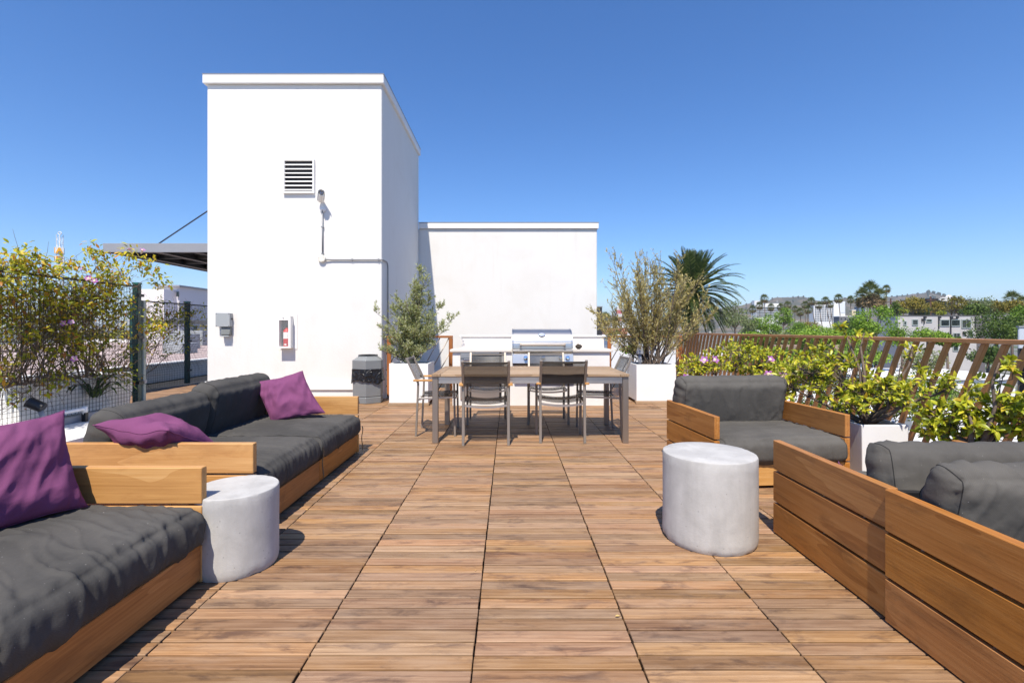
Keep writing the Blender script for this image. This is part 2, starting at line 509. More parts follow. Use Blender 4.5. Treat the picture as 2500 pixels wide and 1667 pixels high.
# ================================================================ canopy beside the tower
t = thing('canopy', 'grey steel entrance canopy hung from the side of the tower', 'canopy', (-6.3, 10.5, 2.6))
CX0, CX1, CY0, CY1, CZ0, CZ1 = -7.43, TX0 - .002, 8.85, 12.6, 2.612, 2.777
MB().ext(CX0, CX1, CY0, CY0 + .03, CZ0, CZ1).build('fascia', M['grey_steel'], t, bevel=.004)
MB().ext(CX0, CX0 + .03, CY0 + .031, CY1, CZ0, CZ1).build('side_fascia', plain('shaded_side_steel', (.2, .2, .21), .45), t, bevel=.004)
dk = plain('dark_steel_beam', (.035, .034, .035), .5)
for x in (-7.32, -6.55, -5.85):
    b_ = MB(); b_.ext(x, x + .10, CY0 + .031, CY1, CZ0 + .015, CZ0 + .03); b_.ext(x + .045, x + .055, CY0 + .031, CY1, CZ0 + .031, CZ1 - .03)
    b_.ext(x, x + .10, CY0 + .031, CY1, CZ1 - .03, CZ1 - .02)
    b_.build('beam', dk, t)
for i in range(5):
    y = CY0 + .45 + i * .75
    b_ = MB(); b_.ext(-7.26, -6.52, y, y + .05, CZ0 + .06, CZ0 + .13); b_.ext(-6.48, -5.83, y, y + .05, CZ0 + .06, CZ0 + .13); b_.ext(-5.77, CX1, y, y + .05, CZ0 + .06, CZ0 + .13)
    b_.build('purlin', dk, t)
MB().ext(CX0 + .031, CX1, CY0 + .031, CY1, CZ1 - .019, CZ1 - .004).build('roof_sheet', plain('pale_underside_sheet', (.45, .44, .42), .6, var=.2), t)
MB().tube([(-6.74, 9.2, CZ1), (-5.25, 9.2, 3.77)], .013, 8).build('tie_rod', plain('navy_rod', (.02, .025, .05), .4), t, smooth=True)

# ================================================================ outdoor kitchen counter
t = thing('kitchen_counter', 'white outdoor kitchen counter with pale stone top and raised back', 'counter', (.35, 8.1, 0))
KY = 7.655
MB().ext(-.89, 1.60, KY, KY + .80, -.02, .845).build('base_wall', M['stucco'], t, bevel=.006)
st = stucco('pale_stone', (.66, .62, .57), (.5, .45, .4), .4, 90, .1)
for xa, xb in ((-.93, .045), (1.005, 1.645)):
    MB().ext(xa, xb, KY - .035, KY + .56, .846, .886).build('counter_top', st, t, bevel=.004)
MB().ext(.045, 1.005, KY + .42, KY + .56, .846, .886).build('counter_back', st, t)
MB().ext(-.80, 1.62, KY + .561, KY + .80, .847, 1.075).build('raised_back', stucco('pink_white_plaster', (.74, .69, .65), (.6, .53, .48), .35), t, bevel=.004)
MB().ext(-.83, 1.645, KY + .54, KY + .82, 1.076, 1.10).build('ledge_cap', M['trim'], t, bevel=.004)
fr = MB(); fr.ext(-.765, -.15, KY - .022, KY - .001, .10, .842)
fd = fr.build('fridge_door', M['steel'], t, bevel=.004)
MB().bar((-.72, KY - .06, .72), (-.20, KY - .06, .72), .02, .02).ext(-.70, -.68, KY - .06, KY - .022, .71, .73).ext(-.24, -.22, KY - .06, KY - .022, .71, .73).build('door_handle', M['chrome'], fd, bevel=.004)
MB().ext(-.15, -.115, KY - .016, KY - .001, .08, .843).build('door_gap', M['dark_plastic'], t)
MB().ext(-.76, -.155, KY - .03, KY - .0225, .74, .75).build('door_trim', M['dark_plastic'], fd)

# ================================================================ grill
GX0, GX1, GYf = .055, .995, 7.50
t = thing('gas_grill', 'stainless steel built-in gas grill with domed lid', 'grill', ((GX0 + GX1) / 2, 7.8, .6))
prof = [(GYf + .50, .90), (GYf + .50, 1.10)]
for i in range(13):
    a = R(90 - i * 7.2)
    prof.append((GYf + .33 - .30 * (1 - math.sin(a)) * 0 - .305 * math.cos(a) * 1.0, .985 + .225 * math.sin(a)))
prof += [(GYf + .005, .985), (GYf + .0, .955), (GYf + .0, .90)]
lid = MB().prism(prof, GX0 + .02, GX1 - .02, 'x').build('lid', M['steel'], t, smooth=25)
for xa in (GX0, GX1 - .019):
    MB().prism([(a - .004 if a < GYf + .2 else a, b + .004) for a, b in prof], xa, xa + .019, 'x').build('lid_cheek', plain('cast_lid_cheek', (.5, .5, .5), .35, 1.0), lid, smooth=25)
hb = MB(); hb.tube([(GX0 + .12, GYf - .055, .965), (GX1 - .12, GYf - .055, .965)], .014, 10)
for x in (GX0 + .13, GX1 - .13): hb.ext(x - .012, x + .012, GYf - .06, GYf + .004, .925, .985)
hb.build('lid_handle', M['steel_leg'], lid, smooth=40)
bd = MB().lathe([(.05, 0), (.05, .006), (.044, .01), (.0, .01)], (0, 0, 0), 24, m=Matrix.Rotation(R(62), 3, 'X') @ Matrix.Diagonal((1.15, .62, 1)))
bd.build('badge', M['chrome'], lid, smooth=30).location = ((GX0 + GX1) / 2 - .01, GYf + .055, 1.118)
MB().ext(GX0, GX1, GYf - .03, GYf + .42, .862, .893).build('lid_rim', M['steel'], t, bevel=.006)
MB().ext(GX0 + .02, GX1 - .02, GYf - .02, GYf + .42, .826, .861).build('hood_strip', brushed('warm_steel', (.45, .36, .28), .2), t)
pn = MB().prism([(GYf - .075, .68), (GYf + .15, .68), (GYf + .15, .825), (GYf - .045, .825)], GX0, GX1, 'x').build('control_panel', M['steel'], t, bevel=.004)
kn = MB().lathe([(.033, 0), (.033, .012), (.026, .016), (.024, .045), (.0, .047)], (0, 0, 0), 20, m=Matrix.Rotation(R(82), 3, 'X')).mesh('knob', smooth=30)
kn.materials.append(M['chrome'])
for x in (GX0 + .205, GX0 + .475, GX0 + .745, GX0 + .85):
    put('knob', kn, None, pn, loc=(x, GYf - .066, .765))
MB().ext(GX0 + .01, GX1 - .01, GYf - .06, GYf + .15, .655, .679).build('drip_tray', M['dark_plastic'], t)
cl = MB()
rr = random.Random(8)
ico = [Vector((math.cos(a) * math.cos(b), math.sin(a) * math.cos(b), math.sin(b))) for b in (-1.2, -.5, .2, .8, 1.3) for a in [j * math.pi / 5 for j in range(10)]]
vs = [Vector((q.x * .055, q.y * .04, q.z * .04)) * (1 + .35 * noise.noise(q * 2.2)) + Vector((1.12, 7.75, .927)) for q in ico]
fs = [(i * 10 + j, i * 10 + (j + 1) % 10, (i + 1) * 10 + (j + 1) % 10, (i + 1) * 10 + j) for i in range(4) for j in range(10)] + [tuple(range(9, -1, -1)), tuple(40 + j for j in range(10))]
cl.add(vs, fs)
tag(cl.build('cloth', plain('dirty_cloth', (.05, .04, .03), .9, bump=(60, .8, .02)), smooth=True), 'crumpled dark cleaning cloth lying beside the grill', 'cloth')

# ================================================================ stained railings with rods
def railing(name, label, x0, x1, y, posts, lean=.55, ztop=1.09, rods=.16, group='stained rod railings'):
    t = thing(name, label, 'railing', ((x0 + x1) / 2, y, 0), group=group)
    plank('top_rail', ((x0 + x1) / 2, y, ztop - .02), (x1 - x0, .06, .04), M['rust'], t)
    for px in posts: plank('post', (px, y, (ztop - .04) / 2 - .001), (.07, .05, ztop - .042), M['rust'], t)
    me = None
    x = x0 - lean
    while x < x1 - .05:
        p = Vector((x, y, .05)); q = Vector((x + lean, y, ztop - .041))
        if p.x < x0: p = p.lerp(q, (x0 - p.x) / lean)
        if q.x > x1: q = p + (q - p) * ((x1 - p.x) / (q.x - p.x))
        MB().tube([p, q], .009, 6).build('rod', M['steel_leg'], t, smooth=True)
        x += rods
railing('rod_railing', 'orange stained railing with slanted rods behind the olive planter', -2.19, -1.00, 8.65, (-2.14, -1.035))
railing('rod_railing', 'orange stained railing with slanted rods behind the dry willow planter', 1.92, 3.36, 9.4, (1.955, 3.34), ztop=1.085)

# ================================================================ brown steel fence of slanted fins
FX = 3.40
t = thing('fin_fence', 'long brown steel fence of slanted fins along the terrace edge', 'fence', (FX, 5, 0))
plank('top_rail', (FX, 4.3, 1.122), (.075, 10.9, .032), M['brown_steel'], t)
plank('bottom_rail', (FX, 4.3, .045), (.06, 10.9, .03), M['brown_steel'], t)
fm2 = MB().add([(.016, .47, .062), (-.016, .47, .062), (-.016, .43, .062), (.016, .43, .062), (.016, .02, 1.104), (-.016, .02, 1.104), (-.016, -.02, 1.104), (.016, -.02, 1.104)], MB.BF).mesh('fin', bevel=.003)
fm2.materials.append(M['brown_steel'])
y = -.9
while y < 9.25:
    put('fin', fm2, None, t, loc=(FX, y, 0)); y += .145
plank('end_post', (FX, 9.72, .55), (.07, .05, 1.1), M['brown_steel'], t)
# ================================================================ cushions
def smoothstep(a, b, x):
    t = max(0, min(1, (x - a) / (b - a))); return t * t * (3 - 2 * t)

def cushion_mesh(name, L, D, H, n=(44, 30, 8), rad=.05, puff=(.02, .02, .03), wr=.008, seed=0, wdir=(1, 0, 0), wfreq=9, sag=0.0, fold=0.0):
    """soft box, x length, y depth, z thickness, centred; wrinkles run along wdir"""
    bm = bmesh.new()
    nx, ny, nz = n
    vmap = {}
    def V(i, j, k):
        key = (i, j, k)
        if key not in vmap: vmap[key] = bm.verts.new((i / nx * 2 - 1, j / ny * 2 - 1, k / nz * 2 - 1))
        return vmap[key]
    for i in range(nx):
        for j in range(ny):
            bm.faces.new((V(i, j, 0), V(i, j + 1, 0), V(i + 1, j + 1, 0), V(i + 1, j, 0)))
            bm.faces.new((V(i, j, nz), V(i + 1, j, nz), V(i + 1, j + 1, nz), V(i, j + 1, nz)))
    for i in range(nx):
        for k in range(nz):
            bm.faces.new((V(i, 0, k), V(i + 1, 0, k), V(i + 1, 0, k + 1), V(i, 0, k + 1)))
            bm.faces.new((V(i, ny, k), V(i, ny, k + 1), V(i + 1, ny, k + 1), V(i + 1, ny, k)))
    for j in range(ny):
        for k in range(nz):
            bm.faces.new((V(0, j, k), V(0, j, k + 1), V(0, j + 1, k + 1), V(0, j + 1, k)))
            bm.faces.new((V(nx, j, k), V(nx, j + 1, k), V(nx, j + 1, k + 1), V(nx, j, k + 1)))
    hx, hy, hz = L / 2, D / 2, H / 2
    S = Vector((seed * 7.13, seed * 3.7, seed * 1.9))
    wd = Vector(wdir).normalized(); wp = Vector((-wd.y, wd.x, wd.z * 0)) if abs(wd.z) < .5 else Vector((1, 0, 0))
    for v in bm.verts:
        u = v.co.copy()
        p = Vector((u.x * hx, u.y * hy, u.z * hz))
        inner = Vector((max(-hx + rad, min(hx - rad, p.x)), max(-hy + rad, min(hy - rad, p.y)), max(-hz + rad, min(hz - rad, p.z))))
        d = p - inner
        if d.length > 1e-9:
            m = max(abs(d.x), abs(d.y), abs(d.z)); q = inner + d.normalized() * m if m > 0 else p
        else: q = p
        bx = (1 - u.x ** 2); by = (1 - u.y ** 2); bz = (1 - u.z ** 2)
        q.z += (1 if u.z > 0 else -1) * abs(u.z) * puff[2] * (max(0, bx) * max(0, by)) ** .45
        q.x += u.x * puff[0] * max(0, bz) ** .8; q.y += u.y * puff[1] * max(0, bz) ** .8
        q.z -= sag * max(0, bx) * max(0, by) * (1 if u.z > 0 else 0)
        edge = max(abs(u.x) ** 3, abs(u.y) ** 3)
        nrm = Vector((u.x ** 5, u.y ** 5, u.z ** 3))
        if nrm.length < 1e-6: nrm = Vector((0, 0, 1))
        nrm.normalize()
        wq = Vector((p.x, p.y, p.z)) * 2.3 + S * .7
        a = p.dot(wd) + .10 * noise.noise(wq); b = p.dot(wp) + .13 * noise.noise(wq + Vector((5, 9, 2)))
        w1 = noise.noise(Vector((a * 2.2, b * wfreq * 1.2, p.z * 3)) + S)
        w1 = 1 - 2 * abs(w1)
        w2 = noise.noise(Vector((p.x * 4, p.y * 4, p.z * 5)) + S * 1.7)
        w3 = noise.noise(Vector((a * 6, b * wfreq * 3.2, p.z * 9)) + S * 2.3)
        gath = noise.noise(Vector((p.x * 26, p.y * 26, p.z * 3)) + S) * edge
        w4 = max(0, 1 - 6 * abs(noise.noise(Vector((a * 2.0, b * wfreq * 1.3, p.z * 4)) + S * 3.1))) + .6 * max(0, 1 - 7 * abs(noise.noise(Vector((a * 3.6, b * wfreq * 2.2, p.z * 5)) + S * 4.3)))
        q += nrm * (wr * (w1 * .16 + w2 * .30 + w3 * .14 + w4 * .75) + wr * .9 * gath)
        if fold:
            ph = noise.noise(Vector((a * 1.2, 0, 0)) + S) * .25
            q += nrm * fold * math.exp(-((b - ph * .4) / .035) ** 2)
        v.co = q
    bmesh.ops.recalc_face_normals(bm, faces=bm.faces)
    rings = []
    for i in (2, nx - 2):
        keys = [(i, j, 0) for j in range(ny)] + [(i, ny, k) for k in range(nz)] + [(i, j, nz) for j in range(ny, 0, -1)] + [(i, 0, k) for k in range(nz, 0, -1)]
        rings.append([vmap[q].co.copy() for q in keys] + [vmap[keys[0]].co.copy()])
    me = bpy.data.meshes.new(name); bm.to_mesh(me); bm.free()
    me.polygons.foreach_set('use_smooth', [True] * len(me.polygons))
    RINGS[name] = rings
    return me

RINGS = {}
def seams(o, name):
    for r in RINGS[name]:
        me = MB().tube(r, .0019, 5, cap=False).mesh('seam', smooth=True); me.materials.append(M['seam'])
        s = bpy.data.objects.new('seam', me); col.objects.link(s); s.parent = o
M['seam'] = plain('dark_seam', (.02, .019, .018), .9)

def piping(L, D, H, rad, z, n=10, r=.0035, puff=0):
    m = MB(); pts = []
    hx, hy = L / 2 + puff * .3, D / 2 + puff * .3
    for (sx, sy, a0) in ((1, 1, 0), (-1, 1, 90), (-1, -1, 180), (1, -1, 270)):
        for i in range(5):
            a = R(a0 + i * 22.5); pts.append(Vector((sx * (hx - rad) + rad * math.cos(a), sy * (hy - rad) + rad * math.sin(a), z)))
    pts.append(pts[0]); m.tube(pts, r, 5, cap=False)
    return m

def pillow(label, c, u, v, th=.15, seed=0, n=46):
    """square scatter cushion with pinched corners; u and v are its two full edge vectors"""
    c = Vector(c); u = Vector(u); v = Vector(v); w = u.cross(v).normalized()
    S = Vector((seed * 5.1, seed * 2.3, seed))
    me = bpy.data.meshes.new('throw_pillow'); bm = bmesh.new()
    def pt(a, b, side):
        ea = 1 - a * a; eb = 1 - b * b
        t = (max(0, ea) ** .55) * (max(0, eb) ** .55)
        pa = a * (1 - .10 * max(0, eb) ** .8 * abs(a) ** 1.5); pb = b * (1 - .10 * max(0, ea) ** .8 * abs(b) ** 1.5)
        nz = noise.noise(Vector((a * 1.6, b * 1.6, side * 2)) + S)
        fold = 1 - 2 * abs(noise.noise(Vector((a * .5 + b * .9, (a - b * .6) * 2.1, side)) + S))
        f2 = 1 - 2 * abs(noise.noise(Vector((a * .6 + b * 1.1, (a * 1.1 - b * .5) * 4.5, side * 3)) + S * 2))
        g = noise.noise(Vector((a * 11, b * 11, side * 3)) + S) * max(abs(a), abs(b)) ** 4 * .6
        h = th / 2 * t * (1 + .35 * nz) + t ** .5 * (.018 * fold + .008 * f2 + .010 * g)
        wob = .012 * noise.noise(Vector((a * 3, b * 3, 0)) + S) + .012 * math.sin(3 * a + seed) * b
        return c + u * (pa / 2) + v * (pb / 2) + w * (side * h + wob)
    grid = {}
    for side in (1, -1):
        for i in range(n + 1):
            for j in range(n + 1):
                e = i in (0, n) or j in (0, n)
                key = (i, j, 0 if e else side)
                if key not in grid:
                    a = math.sin((i / n - .5) * math.pi) * .35 + (i / n * 2 - 1) * .65
                    b = math.sin((j / n - .5) * math.pi) * .35 + (j / n * 2 - 1) * .65
                    grid[key] = bm.verts.new(pt(a, b, side if not e else 1))
    g = lambda i, j, s: grid[(i, j, 0 if (i in (0, n) or j in (0, n)) else s)]
    for side in (1, -1):
        for i in range(n):
            for j in range(n):
                q = [g(i, j, side), g(i + 1, j, side), g(i + 1, j + 1, side), g(i, j + 1, side)]
                bm.faces.new(q if side == 1 else q[::-1])
    bm.to_mesh(me); bm.free()
    me.polygons.foreach_set('use_smooth', [True] * len(me.polygons))
    o = put('throw_pillow', me, M['purple'])
    tag(o, label, 'pillow', 'purple scatter cushions')
    # sewn edge as a part
    pts = [pt(-1 + 2 * i / 24, -1, 1) for i in range(25)] + [pt(1, -1 + 2 * i / 24, 1) for i in range(1, 25)] + [pt(1 - 2 * i / 24, 1, 1) for i in range(1, 25)] + [pt(-1, 1 - 2 * i / 24, 1) for i in range(1, 25)]
    MB().tube(pts, .0028, 5, cap=False).build('seam', M['purple'], o, smooth=True)
    return o

# ================================================================ slatted teak sofas
PZ = [(.007, .182), (.194, .368), (.380, .551)]
def sofa(label, origin, rz, L, D, seats, backs, arms=(True, True), wood_='teak', inner='teak_gold', group='teak lounge seats', seat_over=.02, back_h=.40, back_lean=10, name='sofa', fab='charcoal', seed=1, armD=None, cat='sofa', straps=False):
    t = thing(name, label, cat, (origin[0], origin[1], 0), rz, group, local=True)
    aT = .042
    ad = armD or D
    for s, xx in ((0, aT / 2), (1, L - aT / 2)):
        if not arms[s]: continue
        for (z0, z1) in PZ:
            plank('arm_plank', (xx, ad / 2, (z0 + z1) / 2), (aT, ad, z1 - z0), M[wood_ if isinstance(wood_, str) else wood_[s]], t, bevel=.003)
        pins = MB()
        for y in (.16, ad * .5, ad - .16):
            pins.tube([(xx, y, .175), (xx, y, .387)], .006, 8)
        pins.build('spacer_pin', M['steel_leg'], t)
    fx0 = aT + .001 if arms[0] else 0; fx1 = L - aT - .001 if arms[1] else L
    nseg = max(1, len(seats))
    w = (fx1 - fx0) / nseg
    for i in range(nseg):
        plank('front_board', (fx0 + w * (i + .5), .022, .105), (w - .003, .040, .165), M[inner], t, bevel=.003)
    for (z0, z1) in PZ[:2]:
        plank('back_board', ((fx0 + fx1) / 2, D - .021, (z0 + z1) / 2), (fx1 - fx0, .040, z1 - z0), M['teak'], t)
    MB().ext(fx0, fx1, .043, D - .042, .13, .17).build('seat_platform', plain('dark_platform_wood', (.1, .055, .03), .8), t)  # platform of dark wood, hidden under the cushions
    fb = MB()
    for x in (fx0 + .06, fx1 - .06):
        fb.ext(x - .03, x + .03, D - .10, D - .045, .20, .49)
    fb.ext(fx0 + .03, fx1 - .03, D - .095, D - .05, .4902, .515)
    fb.build('back_support', M['dark_plastic'], t)
    leg = MB()
    for x in (fx0 + .08, fx1 - .08):
        for y in (.1, D - .1): leg.ext(x - .03, x + .03, y - .03, y + .03, -.001, .13)
    leg.build('foot', M['dark_plastic'], t)
    for i, (x0, x1, y0, y1, z1, kw) in enumerate(seats):
        H = z1 - .176
        me = cushion_mesh('seat_cushion', x1 - x0, y1 - y0, H, rad=.055, seed=seed + i, **kw)
        me.materials.append(M[fab])
        so = put('seat_cushion', me, None, t, loc=((x0 + x1) / 2, (y0 + y1) / 2, .176 + H / 2 + .004))
        seams(so, 'seat_cushion')
    for i, (x0, x1, yb, z0, h, th, lean, kw) in enumerate(backs):
        me = cushion_mesh('back_cushion', x1 - x0, h, th, rad=.06, seed=seed + 10 + i, **kw)
        me.materials.append(M[fab])
        bo = put('back_cushion', me, None, t, loc=((x0 + x1) / 2, yb, z0 + h / 2), rot=(R(90 - lean), 0, 0))
        seams(bo, 'back_cushion')
    return t

LX = -1.47
# long sofa by the tower
so_far = sofa('long teak sofa with two charcoal back cushions facing the middle of the deck', (LX, 2.78), R(90), 1.97, 1.17,
     seats=[(.045, .945, -.005, 1.0, .375, dict(wr=.0085, wdir=(0, 1, 0), wfreq=11, puff=(.012, .02, .02), n=(80, 70, 10))),
            (.95, 1.935, -.015, 1.0, .372, dict(wr=.009, wdir=(0, 1, 0), wfreq=8, puff=(.012, .02, .02), n=(80, 70, 10)))],
     backs=[(.09, .99, .97, .345, .36, .20, -14, dict(wr=.0085, wdir=(0, 1, 0), wfreq=12, puff=(.01, .02, .03), n=(46, 24, 10))),
            (.98, 1.90, .95, .345, .42, .20, -14, dict(wr=.0085, wdir=(.5, 1, 0), wfreq=9, puff=(.01, .02, .035), n=(46, 26, 10)))],
     wood_='teak_gold', inner='teak', seed=3)
# straps hanging from the long sofa's covers
st_ = MB()
for (yy, zt, zb) in ((.955, .30, .06), (1.955, .26, .03)):
    pts = [(yy + .004 * math.sin(i * 1.7), -.035 - .006 * math.sin(i * 1.1), zt + (zb - zt) * i / 8) for i in range(9)]
    for a, b in zip(pts[:-1], pts[1:]): st_.bar(a, b, .02, .003, up=(0, 1, 0))
st_.build('cover_strap', M['dark_plastic'], so_far)
so_near = sofa('near teak sofa in the corner with a rumpled charcoal seat', (LX + .01, .36), R(90), 1.98, 1.17,
     seats=[(.045, .99, -.012, 1.0, .375, dict(wr=.0095, wdir=(0, 1, 0), wfreq=7, puff=(.012, .025, .02), n=(80, 80, 12))),
            (.985, 1.935, -.012, 1.0, .372, dict(wr=.0105, wdir=(.45, 1, 0), wfreq=6.5, puff=(.012, .025, .022), n=(120, 120, 16)))],
     backs=[(.06, 1.0, .98, .345, .38, .20, -14, dict(wr=.01, puff=(.01, .02, .03))),
            (1.0, 1.92, .98, .345, .38, .20, -14, dict(wr=.01, puff=(.01, .02, .03)))],
     wood_='teak_gold', inner='teak', seed=17)
# pair standing back to back
sofa('teak seat facing away, farther of the back-to-back pair', (1.572 + 1.10, 2.875), R(180), 1.10, .872,
     seats=[(.046, 1.054, -.01, .76, .36, dict(wr=.005, puff=(.01, .02, .02)))],
     backs=[(-.02, 1.02, .70, .30, .385, .15, -9, dict(wr=.009, wfreq=7, wdir=(0, 1, 0), puff=(.012, .01, .022), n=(80, 36, 12)))], fab='charcoal_b', seed=31)
sofa('teak seat facing the viewer, nearer of the back-to-back pair', (1.552, 1.128), 0, 1.10, .868,
     seats=[(.046, 1.054, -.01, .74, .36, dict(wr=.005, puff=(.01, .02, .02)))],
     backs=[(.075, 1.05, .735, .30, .39, .15, -13, dict(wr=.0095, wfreq=6, wdir=(.6, 1, 0), puff=(.014, .012, .03), n=(100, 44, 16)))], fab='charcoal_b', seed=47)
sofa('wide teak armchair with one grey back cushion beside the flowering shrubs', (1.545, 3.63), R(5), 1.09, .872,
     seats=[(.046, 1.048, -.022, .80, .372, dict(wr=.007, wfreq=5, puff=(.012, .022, .018), n=(80, 60, 14), sag=.008))],
     backs=[(.035, 1.02, .735, .345, .42, .19, -11, dict(wr=.008, wfreq=5, wdir=(0, 1, 0), puff=(.012, .02, .035), n=(76, 36, 14)))], fab='charcoal_b', inner='teak_gold', seed=59, name='armchair', cat='armchair')

pillow('big purple pillow propped on the near sofa in the corner', (-2.115, 2.03, .60), (.19, .45, .02), (-.17, .07, .43), .17, 3, n=64)
pillow('purple pillow resting over the near arm of the long sofa', (-2.11, 2.93, .560), (.47, -.06, -.03), (.08, .38, -.16), .19, 8)
pillow('purple pillow standing on its corner at the far end of the long sofa', (-2.03, 4.44, .585), (.44, .10, .09), (-.26, .13, .37), .13, 12)
pillow('purple pillow just showing beside the back-to-back seats', (1.71, 2.40, .365), (.06, .30, 0), (.0, -.03, .30), .10, 15, n=24)

# ================================================================ concrete drums
def drum(label, x, y, r, h, seed):
    S = Vector((seed, seed * 2.1, 0))
    prof = [(r * .96, .0), (r * .985, .012), (r, .03)] + [(r, .03 + (h - .06) * i / 14) for i in range(1, 14)] + [(r, h - .012), (r * .988, h - .003), (r * .97, h), (r * .6, h + .001), (0.001, h + .001)]
    def fn(rr, z, g):
        q = Vector((math.cos(g), math.sin(g), z * 2)) + S
        w = .003 * noise.noise(q * 1.5)
        if z > h - .02 and rr > r * .9:
            ch = noise.noise(q * 9); w -= .012 * max(0, ch - .25)
        if z < .02:
            ch = noise.noise(q * 6); w -= .03 * max(0, ch - .2)
        return max(.0005, rr + w)
    m = MB().lathe(prof, (0, 0, 0), 72, fn=fn)
    me = m.mesh('concrete_drum', smooth=35); me.materials.append(M['concrete'])
    tag(put('concrete_drum', me, None, loc=(x, y, .001), rot=(0, 0, seed)), label, 'side table', 'cast concrete drum tables')
drum('tall pale concrete drum table beside the back-to-back seats', 1.165, 2.815, .258, .494, 2.0)
drum('short concrete drum table squeezed between the two left sofas', -1.41, 2.50, .203, .396, 5.0)

# ================================================================ dining table
TBX0, TBX1, TBY0, TBY1 = -.815, 1.275, 5.10, 6.19
t = thing('dining_table', 'long teak and steel dining table in front of the grill', 'table', ((TBX0 + TBX1) / 2, (TBY0 + TBY1) / 2, 0))
zt = .735
for x in (TBX0 + .005, TBX1 - .065):
    for y in (TBY0 + .02, TBY1 - .08):
        MB().ext(x, x + .06, y, y + .06, 0, zt - .03).build('leg', M['steel_leg'], t, bevel=.003)
for y in (TBY0 + .03, TBY1 - .065):
    MB().ext(TBX0 + .067, TBX1 - .067, y, y + .035, zt - .105, zt - .033).build('apron', M['steel'], t, bevel=.003)
for x in (TBX0 + .012, TBX1 - .052):
    MB().ext(x, x + .035, TBY0 + .082, TBY1 - .082, zt - .105, zt - .033).build('apron', M['steel'], t, bevel=.003)
nb = 9; bw = (TBY1 - TBY0) / nb
for i in range(nb):
    plank('top_plank', ((TBX0 + TBX1) / 2, TBY0 + (i + .5) * bw, zt - .015), (TBX1 - TBX0 - .19, bw - .005, .028), M['teak_grey'], t, bevel=.002)
for x in (TBX0 + .046, TBX1 - .046):
    plank('end_plank', (x, (TBY0 + TBY1) / 2, zt - .015), (.09, TBY1 - TBY0 - .003, .028), M['teak_grey'], t, bevel=.002)

# ================================================================ sling chairs
def make_chair():
    t = thing('dining_chair', 'x', 'chair', (0, 0, 0), 0, 'black sling dining chairs', local=True)
    wd = .235
    def sq(pts, s=.022):
        m = MB()
        for a, b in zip(pts[:-1], pts[1:]): m.bar(a, b, s, s * 1.25, up=(1, 0, 0))
        return m
    for s in (-1, 1):
        x = s * wd
        sq([(x, -.225, 0), (x, -.205, .44), (x, -.20, .60), (x, -.335, .885)]).build('rear_leg', M['chair_frame'], t, bevel=.002)
        sq([(x + s * .018, .215, 0), (x + s * .018, .205, .617)]).build('front_leg', M['chair_frame'], t, bevel=.002)
        plank('armrest', (x + s * .022, .0, .632), (.045, .50, .02), M['teak_gold'], t)
        sq([(x, -.20, .425), (x, .22, .440)], .02).build('side_rail', M['steel'], t, bevel=.002)
    for (y, z) in ((.215, .432), (-.20, .415)):
        pts = [(wd * (i / 6 * 2 - 1) * .98, y, z - .022 * (1 - (i / 3 - 1) ** 2)) for i in range(7)]
        m = MB()
        for a, b in zip(pts[:-1], pts[1:]): m.bar(a, b, .016, .022)
        m.build('cross_rail', M['steel'], t)
    pts = [(wd * (i / 6 * 2 - 1) * .97, -.326 - .02 * (1 - (i / 3 - 1) ** 2), .862) for i in range(7)]
    m = MB()
    for a, b in zip(pts[:-1], pts[1:]): m.bar(a, b, .016, .022)
    m.build('top_rail', M['chair_frame'], t)
    # slings: real cloth thickness
    def sling(name, f, nu, nv):
        vs = []; fs = []
        for k in range(2):
            for i in range(nu + 1):
                for j in range(nv + 1):
                    p, nn = f(i / nu * 2 - 1, j / nv); vs.append(Vector(p) + Vector(nn) * (.0011 if k else -.0011))
        o = (nu + 1) * (nv + 1); g = lambda i, j, k: k * o + i * (nv + 1) + j
        for i in range(nu):
            for j in range(nv):
                fs.append((g(i, j, 1), g(i + 1, j, 1), g(i + 1, j + 1, 1), g(i, j + 1, 1))); fs.append((g(i, j, 0), g(i, j + 1, 0), g(i + 1, j + 1, 0), g(i + 1, j, 0)))
        MB().add(vs, fs).build(name, M['sling'], t, smooth=True, fix=False)
    sling('seat_sling', lambda a, b: ((a * wd * .96, -.19 + .41 * b, .452 + .01 * b - .03 * (1 - a * a)), (0, 0, 1)), 12, 6)
    sling('back_sling', lambda a, b: ((a * wd * .95, -.203 - .128 * b - .03 * (1 - a * a) - .012, .612 + .262 * b), (0, .9, .42)), 12, 6)
    return t
ch0 = make_chair()
def place(i, label, x, y, rz):
    o = ch0 if i == 0 else copy_tree(ch0)
    o.location = (x, y, 0); o.rotation_euler = (0, 0, R(rz)); o['label'] = label
place(0, 'black sling chair with its back to the viewer, left of the near pair', -.245, 5.24, 2)
place(1, 'black sling chair with its back to the viewer, right of the near pair', .572, 5.35, 0)
place(2, 'black sling chair facing the viewer in front of the fridge door', -.275, 6.32, 182)
place(3, 'black sling chair facing the viewer in front of the grill', .505, 6.32, 179)
place(4, 'black sling chair at the left head of the dining table', -.83, 5.70, -88)
place(5, 'black sling chair at the right head of the dining table', 1.06, 5.73, 91)
